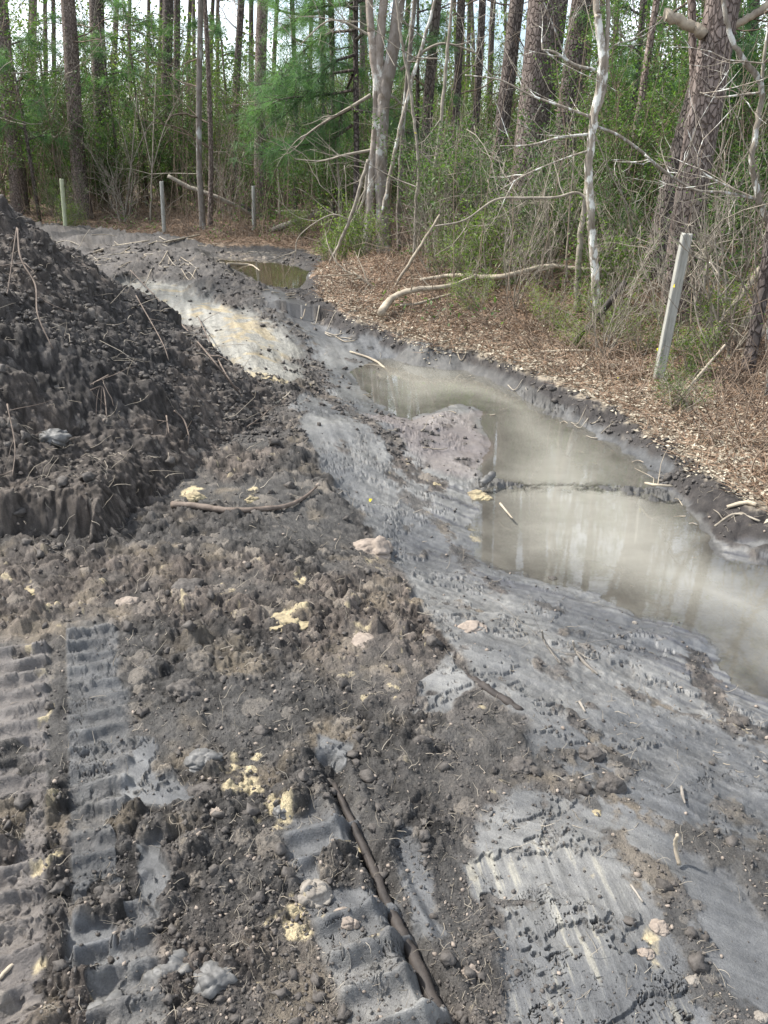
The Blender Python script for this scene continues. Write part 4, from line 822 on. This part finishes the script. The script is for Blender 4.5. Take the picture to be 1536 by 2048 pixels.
stick('fallen_log', [(480, 410), (520, 440), (550, 455)], [13, 15, 16], 'dark thick end of a fallen log behind the third fence post', M['drk'], 'log', kind='V', Y=19.6)
stick('fallen_branch', [(762, 636, .06), (785, 612, .1), (830, 596, .2), (900, 580, .2), (950, 566, .25)], [17, 13, 11, 9, 6], 'pale peeled branch broken off at the water channel, rising to the right', M['pale'], 'branch', lift=.03, kids=3)
stick('fallen_branch', [(800, 622, .05), (840, 612, .05), (905, 590, .1)], [5, 6, 5], 'thin pale branch beneath the peeled broken one', M['pale'], 'branch', lift=.02)
stick('fallen_branch', [(840, 570, .1), (900, 562, .15), (1000, 566, .2), (1090, 556, .25), (1170, 548, .25), (1250, 547, .2)], [7, 9, 10, 9, 8, 7], 'long whitish fallen branch lying across the brush to the sapling', M['pale'], 'branch', lift=.04, kids=2)
stick('fallen_branch', [(1145, 690, .02), (1190, 640, .25), (1250, 572, .6)], [12, 14, 10], 'dark stick propped against the base of the white-blotched sapling', M['drk'], 'stick', lift=.0)
stick('dead_trunk', [(1330, 30), (1360, 42), (1392, 58), (1410, 72)], [20, 17, 18, 20], 'broken branch stub jutting left from the top of the massive pine', M['pale'], 'branch', kind='V', Y=7.8)
stick('dead_trunk', [(1425, 80), (1470, 50), (1510, 28), (1560, -10)], [16, 13, 12, 10], 'pale limb reaching right from the top of the massive pine', M['pale'], 'branch', kind='V', Y=7.8)
for i, (a, b_, w_, lab) in enumerate((((1415, 690), (1545, 500), 16, 'uppermost pale peeled trunk of the leaning bundle at the right edge'), ((1445, 705), (1560, 540), 20, 'thick pale trunk in the middle of the leaning bundle at the right edge'), ((1480, 720), (1570, 600), 15, 'lowest trunk of the leaning bundle at the right edge'),
        ((1330, 830), (1450, 690), 7, 'thin pale leaning pole in front of the white post base, right side'), ((1225, 560), (1175, 345), 9, 'splintered yellowish snag leaning between the massive pine and the white-blotched sapling'), ((1260, 450), (1180, 560), 6, 'thin dead pole crossing behind the white-blotched sapling'))):
    Y_ = (7.2, 6.9, 6.6, 5.4, 9.8, 9.4)[i]; A_ = V(a[0], a[1], Y_); A_.z = zat(A_.x, A_.y) - .02 if i < 4 else A_.z; B_ = V(b_[0], b_[1], Y_ + .3); S = smooth([A_, (A_ + B_) / 2 + Vector((.02, 0, .03)), B_], 6); b = MB(); b.tube(S - S[0], np.linspace(wrad(w_, Y_), wrad(w_ * .7, Y_), len(S)), 8, rough=.07, rng=R_)
    ob = b.build('dead_trunk', M['pale'] if i != 5 else M['twig']); ob.location = S[0]; tag(ob, lab, 'dead tree')
stick('curved_stick', [(345, 1018), (400, 1022), (460, 1030), (520, 1028), (575, 1020), (610, 1003), (634, 982)], [15, 13, 12, 11, 9, 7, 4], 'long curved brown stick lying across the foot of the dark heap', M['root'], lift=.025)
stick('muddy_log', [(930, 1352), (965, 1375), (1005, 1400), (1045, 1425)], [14, 18, 19, 14], 'short muddy dark log half sunk in the smooth mud', M['drk'], 'log', lift=.004, knots=.15)
stick('groove_stand_in', [(668, 1560), (705, 1640), (742, 1720), (770, 1790), (800, 1850), (835, 1920), (865, 1990), (895, 2060)], [12, 16, 20, 22, 24, 25, 25, 24], 'long straight dark tube added in place of the dark groove in the foreground mud', M['drk'], 'root', lift=-.014, knots=.07, k=10)  # added dark tube, stands in for the dark groove along the rut
stick('white_twig', [(1146, 1285, .05), (1150, 1300, .02), (1165, 1325), (1195, 1352)], [4, 7, 8, 4], 'bleached white twig lying on the dark streaked mud', M['chip'], 'twig', lift=.008, kids=2)
stick('white_twig', [(1084, 1265, .1), (1088, 1285, .03), (1105, 1310), (1120, 1330)], [3, 5, 5, 4], 'bleached twig with a fork standing by the rootlet clump', M['chip'], 'twig', lift=.008, kids=4)
stick('brown_twig', [(1353, 1675, .09), (1350, 1700, .04), (1357, 1735)], [7, 8, 9], 'short upright orange-brown twig at the right between mud clods', M['pale'], 'twig', lift=.01)
stick('white_twig', [(1362, 1578), (1364, 1595), (1369, 1612)], [5, 7, 3], 'short white wood splinter on the mud right of the clods', M['chip'], 'twig', lift=.01)
stick('white_twig', [(1260, 1775), (1285, 1810)], [5, 4], 'small white splinter beside the streaked mud slab', M['chip'], 'twig', lift=.01)
stick('white_twig', [(1158, 1408), (1170, 1428)], [6, 4], 'tiny white twig in the middle of the smooth mud', M['chip'], 'twig', lift=.01)
stick('pale_stick', [(1455, 1010), (1490, 1012), (1512, 1014)], [8, 9, 8], 'pale stick lying on the black soil at the right shore', M['pale'], 'stick', lift=.02)
stick('pale_stick', [(1430, 1050), (1470, 1035), (1520, 1040)], [5, 5, 4], 'grey twig on the right shore below the pale stick', M['twig'], 'stick', lift=.02)
stick('pale_stick', [(1000, 1010, .06), (1012, 1025, .06), (1025, 1040, .05)], [5, 4, 3], 'thin pale stick poking from the muddy water', M['pale'], 'stick', lift=.01)
stick('muddy_log', [(960, 975, .03), (970, 968, .05), (985, 960, .05)], [14, 16, 16], 'small grey stump end sticking up beside the yellow lump in the water', M['clodg'], 'log', lift=.02)
stick('bent_twig', [(1290, 968, .08), (1310, 975, .1), (1345, 972, .1)], [5, 5, 4], 'thin bent twig arching over the far water edge', M['pale'], 'twig', kids=2)
stick('pale_stick', [(60, 1915), (30, 1935), (0, 1965)], [9, 9, 10], 'pale bent twig at the lower left edge', M['pale'], 'twig', lift=.012)
stick('fallen_stick', [(400, 475), (350, 485), (330, 490)], [4, 4, 3], 'pale stick poking from the straw beyond the rough ground', M['pale'], 'stick', lift=.05)
stick('fallen_stick', [(190, 520), (230, 500), (300, 490)], [4, 5, 3], 'pale root stick on the far broken ground', M['pale'], 'stick', lift=.06)
stick('fallen_stick', [(455, 535), (500, 538), (520, 550)], [5, 6, 4], 'pale branch lying into the far brown puddle', M['pale'], 'stick', lift=.06)
stick('fallen_stick', [(1080, 710), (1130, 708), (1180, 708)], [5, 7, 5], 'thin orange stick on the litter before the dark propped stick', M['pale'], 'stick', lift=.03)
stick('fallen_stick', [(700, 705), (750, 700), (790, 705)], [4, 5, 4], 'thin pale stick on the mud at the head of the pond', M['pale'], 'stick', lift=.02)
stick('fallen_stick', [(540, 820), (570, 800), (580, 790)], [4, 5, 4], 'thin stick beside the grassy toe of the heap', M['twig'], 'stick', lift=.02)
# roots on the heap: laid on its slope
def on_slope(x, y):
    a, b_, c_ = ray(x, y); t = np.linspace(1.5, 14, 900); X = a * t; Y = b_ * t; Z = CAMH + c_ * t
    H_ = np.maximum(ground(X, Y, False), heap_h(X, Y) + .03); i = int(np.argmax(Z < H_)); return Vector((X[i], Y[i], H_[i]))
for i, (P, w_, lab) in enumerate((([(35, 470), (42, 530), (70, 580), (75, 640), (105, 710)], 5, 'long hanging root running down the upper left of the heap'), ([(33, 465), (20, 560), (15, 600)], 3, 'short root beside the long one on the upper heap'),
        ([(180, 790), (205, 790), (212, 845)], 5, 'forked pale root in the middle of the heap face'), ([(215, 760), (180, 785)], 4, 'short pale twig on the heap face above the forked root'), ([(270, 600), (320, 690), (335, 730)], 3, 'fine root on the right shoulder of the heap'),
        ([(345, 830), (365, 850), (375, 880)], 5, 'crooked root poking from the hollow low on the heap'), ([(330, 840), (335, 875)], 5, 'short root stub in the hollow low on the heap'), ([(395, 640), (440, 740), (480, 800)], 3, 'thin root trailing along the right edge of the heap'),
        ([(260, 545), (330, 620), (400, 700), (470, 790)], 3, 'long thin root along the heap skyline'), ([(15, 820), (30, 900), (25, 960)], 4, 'dark root on the left side of the heap'), ([(490, 860), (520, 840), (535, 825)], 4, 'small twig near the toe of the heap'))):
    Q = [on_slope(*p) + Vector((.02, -.03, .03)) for p in P]; S = smooth(Q, 6); b = MB(); dep = Q[0].y; b.tube(S - S[0], np.linspace(w_ / 2 * dep / F * .8, w_ / 4 * dep / F, len(S)), 5, rough=.1, rng=R_)
    for q in range(3): j = R_.integers(1, len(S)); grow(b, S[j] - S[0], R_.standard_normal(3) + [0, -.5, -.3], R_.uniform(.08, .25), w_ / 5 * dep / F, 0, R_, up=0)
    ob = b.build('root', M['root']); ob.location = S[0]; tag(ob, lab, 'root')

# ---------------------------------------------------------------- clods
import bmesh
def ico(sub):
    bm = bmesh.new(); bmesh.ops.create_icosphere(bm, subdivisions=sub, radius=1); v = np.array([tuple(a.co) for a in bm.verts], f4); f = np.array([[a.index for a in p.verts] for p in bm.faces]); bm.free(); return v, f
I1, I2, I4 = ico(1), ico(2), ico(5)
def knobby(base, seed):
    rg = np.random.default_rng(seed); v = base[0].copy(); sd = rg.standard_normal((34, 3)); sd /= np.linalg.norm(sd, axis=1)[:, None]; hgt = rg.uniform(-.20, .20, 34)
    d_ = ((v[:, None, :] - sd[None]) ** 2).sum(-1); d_ = d_ * rg.uniform(.7, 1.6, 34)[None]; j = np.argsort(d_, axis=1); m_ = np.arange(len(v)); e_ = np.sqrt(d_[m_, j[:, 1]]) - np.sqrt(d_[m_, j[:, 0]])
    r_ = 1 + hgt[j[:, 0]] * np.clip(e_ * 7, 0, 1) - .10 * np.exp(-e_ * 14) + .10 * fbm(v[:, 0] * 9 + seed, v[:, 1] * 9 + v[:, 2] * 7, seed, 5, .65) + .22 * fbm(v[:, 0] * 1.3 + seed, v[:, 1] * 1.3 + v[:, 2], seed + 1, 2)
    return v * r_[:, None]
def lump(base, seed, amp=.35, fr=1.6, fine=.12):
    v = base[0].copy(); n = v / np.linalg.norm(v, axis=1)[:, None]
    a = fbm(n[:, 0] * fr + seed * 3.1, n[:, 1] * fr + n[:, 2] * 1.7 * fr, seed, 2) + fbm(n[:, 2] * fr + seed, n[:, 0] * fr - n[:, 1] * fr, seed + 1, 2)
    e = fbm(n[:, 0] * fr * 4 + seed, n[:, 1] * fr * 4 + n[:, 2] * 5, seed + 2, 4) + fbm(n[:, 2] * fr * 5 + 3, n[:, 0] * fr * 4, seed + 6, 4)
    return v * (1 + amp * a + fine * e)[:, None]
CL = [(580, 1240, 48, 18, 'clay', 'large flat crumbling yellow clay lump in the middle of the dark soil', 'clay lump'), (388, 988, 24, 20, 'clay', 'pale yellow clay lump above the long curved stick', 'clay lump'), (372, 1012, 20, 12, 'clay', 'yellow lump against the left end of the curved stick', 'clay lump'),
      (503, 997, 15, 14, 'clay', 'small yellow clay chip right of the lump above the curved stick', 'clay lump'), (742, 1082, 42, 42, 'pink', 'big brownish earth clod at the top of the mud slope', 'clod'), (730, 1278, 38, 18, 'pink', 'pinkish brown clod group right of the big yellow lump', 'clod'), (958, 988, 24, 16, 'clay', 'yellowish lump standing in the muddy water', 'clay lump'),
      (693, 1830, 26, 26, 'pink', 'round reddish brown stony lump beside the dark groove', 'clod'), (632, 1775, 34, 40, 'chip', 'pale pinkish grey chunk in the foreground left of the dark groove', 'clod'), (700, 1720, 18, 14, 'clay', 'small round yellowish lump left of the dark groove', 'clay lump'), (555, 1742, 16, 20, 'clay', 'small yellow-tan lump in the foreground middle', 'clay lump'),
      (408, 1510, 36, 34, 'clodg', 'large grey clod with a pale top above the lower left smooth patch', 'clod'), (372, 1372, 32, 34, 'clod', 'rounded dark clod left of centre', 'clod'), (228, 1785, 32, 34, 'clod', 'dark crumbly clod resting on the cleat marks at left', 'clod'), (405, 1570, 28, 26, 'clod', 'dark clod under the large pale-topped one', 'clod'),
      (378, 1165, 36, 28, 'clod', 'lumpy dark clod beneath the foot of the heap', 'clod'), (440, 1620, 18, 18, 'pink', 'small rounded tan clod by the yellow crumbs', 'clod'), (565, 1620, 20, 22, 'clodg', 'small grey chunk above the foreground track mark', 'clod'), (340, 1930, 44, 44, 'clodg', 'big smooth-topped grey mud clod at the bottom left', 'clod'), (430, 1940, 44, 50, 'clodg', 'big cracked grey mud clod right of the smooth-topped one', 'clod'),
      (215, 2010, 40, 26, 'clodg', 'wet grey mud lump at the bottom left edge', 'clod'), (1185, 1500, 24, 26, 'clod', 'dark lump of turf soil standing on the smooth mud', 'clod'), (1222, 1560, 26, 36, 'clod', 'ragged dark clod below the turf lump on the smooth mud', 'clod'), (1290, 1900, 15, 13, 'pink', 'tan lump on the right rim of the streaked slab', 'clay lump'), (1320, 1850, 17, 15, 'pink', 'pale tan lump above the rim of the streaked slab', 'clay lump'),
      (1192, 1625, 10, 9, 'clay', 'small tan pebble-like lump between the slabs', 'clay lump'), (1385, 1960, 12, 10, 'chip', 'white chip near the lower right corner', 'stone'), (1520, 2030, 12, 12, 'chip', 'white chip at the bottom right corner', 'stone'), (70, 1178, 22, 14, 'clay', 'pale yellow stone at the left beneath the bucket cut', 'clay lump'), (255, 1200, 20, 18, 'pink', 'pinkish clod right of the pale yellow stone', 'clod'),
      (110, 865, 26, 22, 'clodg', 'grey lump with a tan face on the lower left heap', 'clod'), (940, 1250, 32, 16, 'pink', 'reddish brown clod above the muddy log', 'clod'), (1040, 1525, 26, 22, 'clod', 'dark clod at the edge of the crumbly soil', 'clod'), (940, 1940, 16, 12, 'pink', 'small square-ish brown chunk near the bottom centre', 'clod'), (1000, 1360, 14, 10, 'clod', 'little dark clod on the mud above the log', 'clod'),
      (1105, 1155, 10, 8, 'clod', 'little dark clod at the near shore of the pond', 'clod'), (1270, 1245, 5, 4, 'chip', 'tiny white pebble at the near shore', 'stone'), (870, 968, 12, 8, 'clay', 'small tan lump left of the yellowish one in the water', 'clay lump'), (810, 1210, 24, 14, 'pink', 'flat pinkish clod in the crumbly slope', 'clod'), (560, 1950, 20, 16, 'clod', 'small dark clod at the bottom centre', 'clod')]
for i, (x_, y_, rx, ry, mt, lab, cat) in enumerate(CL):
    p = on_slope(x_, y_ + ry * .5); dep = (p - cam.location).length; rr = rx * dep / F; rz_ = max(ry * dep / F * .75, rr * .35)
    v = knobby(I4, 300 + i * 7) * np.array([rr, rr * .85, rz_], f4); b = MB(); b.add(v, I4[1]); ob = b.build('clay_lump' if cat == 'clay lump' else 'stone_chip' if cat == 'stone' else 'earth_clod', M[mt]); ob.location = p - Vector((0, 0, rz_ * .12)); ob.rotation_euler = (0, 0, 0); tag(ob, lab, cat)
# loose crumbs
def crumbs(n, base, name, mat, lab, smin, smax, dmax, thr, seed, power=3., heap=True, dmin=.85):
    rg = np.random.default_rng(seed); a = rg.uniform(-.75, .75, n); d = 1 / rg.uniform(1 / dmax, 1 / dmin, n); x = np.sin(a) * d; y = np.cos(a) * d
    z, col, wet, dw, dw2, dc, cr_ = ground(x, y); hz_ = np.where((x < .3), heap_full(x, y)[0], -9); onh = hz_ > z
    k = ((((cr_ > .5) & (rg.random(n) < thr[0])) | ((cr_ <= .5) & (rg.random(n) < thr[1] * (1 + 3 * (fbm(x * 3, y * 3, 222, 3) > .15)))) & (dc < 0.06)) & (dw > .01) & (dw2 > 0)) | (onh & (rg.random(n) < thr[0] * heap))
    x, y, z, d = x[k], y[k], np.maximum(z, hz_)[k], d[k]; m = len(x); s = smin + (smax - smin) * rg.random(m) ** power; s = s * (.6 + .22 * d)
    vs = [lump(base, seed + q * 5, .45, 3.1, .75) * np.array([1, .8, 1], f4) for q in range(12)]; b = MB(); nv = len(base[0])
    for q in range(12):
        j = np.arange(q, m, 12)
        if not len(j): continue
        th = rg.uniform(0, 6.28, len(j)); c_, s_ = np.cos(th), np.sin(th); v = vs[q][None] * (s[j, None, None] * rg.uniform(.7, 1.2, (len(j), 1, 3)) * np.array([1, 1, .75]))
        v = np.stack([v[..., 0] * c_[:, None] - v[..., 1] * s_[:, None], v[..., 0] * s_[:, None] + v[..., 1] * c_[:, None], v[..., 2]], -1) + np.stack([x[j], y[j], z[j] + s[j] * .3], -1)[:, None]
        b.add(v.reshape(-1, 3), (base[1][None] + (np.arange(len(j)) * nv)[:, None, None]).reshape(-1, 3))
    tag(b.build(name, mat, smooth=False), lab, 'soil crumbs', kind='stuff')
crumbs(52000, I1, 'soil_crumbs', M['clod'], 'loose dark soil crumbs scattered over the dug ground', .0015, .0075, 7.5, (.5, .05), 400, 4.)
crumbs(4200, I2, 'soil_lumps', M['clod'], 'small dark soil lumps scattered over the dug ground', .005, .024, 7.5, (.45, .012), 500, 5.)
crumbs(12000, I1, 'pale_crumbs', M['pink'], 'small pale tan crumbs scattered among the dark soil', .0015, .008, 7, (.30, .03), 600, 4., .5)
crumbs(34000, I2, 'far_lumps', M['clod'], 'dark clods covering the far broken ground and the torn bank', .003, .012, 15, (.6, .02), 800, 3., .5, 4.5)
# rootlets
b = MB(); n = 13000; a = R_.uniform(-.62, .62, n); d = 1 / R_.uniform(1 / 12, 1 / .9, n); x = np.sin(a) * d; y = np.cos(a) * d
z, col, wet, dw, dw2, dc, cr_ = ground(x, y); hf = np.where(x < .3, heap_full(x, y)[0], -9); onh = hf > z; k = (onh & (R_.random(n) < .8)) | ((cr_ > .5) & (R_.random(n) < .28)) | ((dw > 0) & (dc < 0) & (R_.random(n) < .07)) | ((np.abs(dc + .06) < .12) & (y < 10) & (R_.random(n) < .9))
for X, Y, Z, h_ in zip(x[k], y[k], np.maximum(z, hf)[k], onh[k]):
    L_ = R_.uniform(.02, .09) * ((3.5 if R_.random() < .15 else 1.6) if h_ else 1) * min(1.6, .35 + Y * .18); dd = R_.standard_normal(3) * [1, 1, .4] + [0, 0, .15]; P = [np.array([X, Y, Z - .002])]
    if h_: dd += [.4, -.2, -.3]
    for q in range(4): dd = dd / np.linalg.norm(dd) + R_.standard_normal(3) * .35; P.append(P[-1] + dd / np.linalg.norm(dd) * L_ / 4 + [0, 0, .002])
    b.tube(P, np.linspace(1, .5, 5) * (.0004 + .00034 * Y) * R_.uniform(.6, 1.5), 3, cap=False)
tag(b.build('rootlets', M['twig'], smooth=False), 'fine pale rootlets and fibres sticking out of the dug soil', 'rootlets', kind='stuff')
# twigs scattered on the mud slope, on the torn bank and on the far broken ground
tw = 0
for (cx, cy, rx, ry, n, L0) in ((900, 880, 120, 60, 7, 20), (1150, 940, 120, 60, 8, 22), (870, 660, 90, 25, 9, 30), (1250, 1150, 160, 60, 6, 16), (1350, 1500, 170, 60, 8, 18), (250, 505, 150, 30, 34, 45), (430, 530, 60, 25, 10, 30), (700, 615, 70, 30, 26, 34), (560, 600, 60, 20, 8, 26), (330, 545, 80, 20, 10, 40), (1000, 730, 80, 30, 8, 26), (1200, 830, 80, 30, 6, 30), (1420, 1020, 80, 40, 6, 28)):
    for q in range(n):
        x0, y0 = cx + R_.uniform(-rx, rx), cy + R_.uniform(-ry, ry); a = R_.uniform(-.5, .5) + PI * (q % 2); L_ = L0 * R_.uniform(.5, 1.3)
        stick('small_twig', [(x0, y0), (x0 + math.cos(a) * L_ * .5, y0 + math.sin(a) * L_ * .3 + R_.uniform(-3, 3)), (x0 + math.cos(a) * L_, y0 + math.sin(a) * L_ * .5)], [2.5, 2.2, 1.4], 'small pale twig lying on the mud and torn soil', M['twig'] if q % 3 else M['pale'], 'twig', lift=.012, k=4)['group'] = 'small twigs scattered on the mud'
# yellow leaves hanging by the sapling and post
for i, (x_, y_, Y_, lab) in enumerate(((1180, 607, 7.9, 'yellow leaf cluster at the foot of the white-blotched sapling'), (1345, 570, 6.0, 'yellow leaf against the middle of the white post'), (1313, 697, 6.0, 'yellow leaf at the foot of the white post'), (828, 265, 10.8, 'single yellow leaf hanging right of the grey tree'), (740, 1003, 3.7, 'small yellow leaf on the soil by the mud slope'), (1240, 768, 6.1, 'tiny yellow leaf on the litter of the right bank'))):
    b = MB(); n = 1; b.leaves(R_.standard_normal((n, 3)) * .02, R_.standard_normal((n, 3)) + [0, -.5, 0], R_.standard_normal((n, 3)) * .4 + [0, -1, .6], .045 if i < 4 else .03, .03 if i < 4 else .02); ob = b.build('yellow_leaf', M['yleaf'], smooth=False); p = V(x_, y_, Y_)
    if i > 3: p = on_slope(x_, y_) + Vector((0, 0, .012))
    ob.location = p; tag(ob, lab, 'leaf')
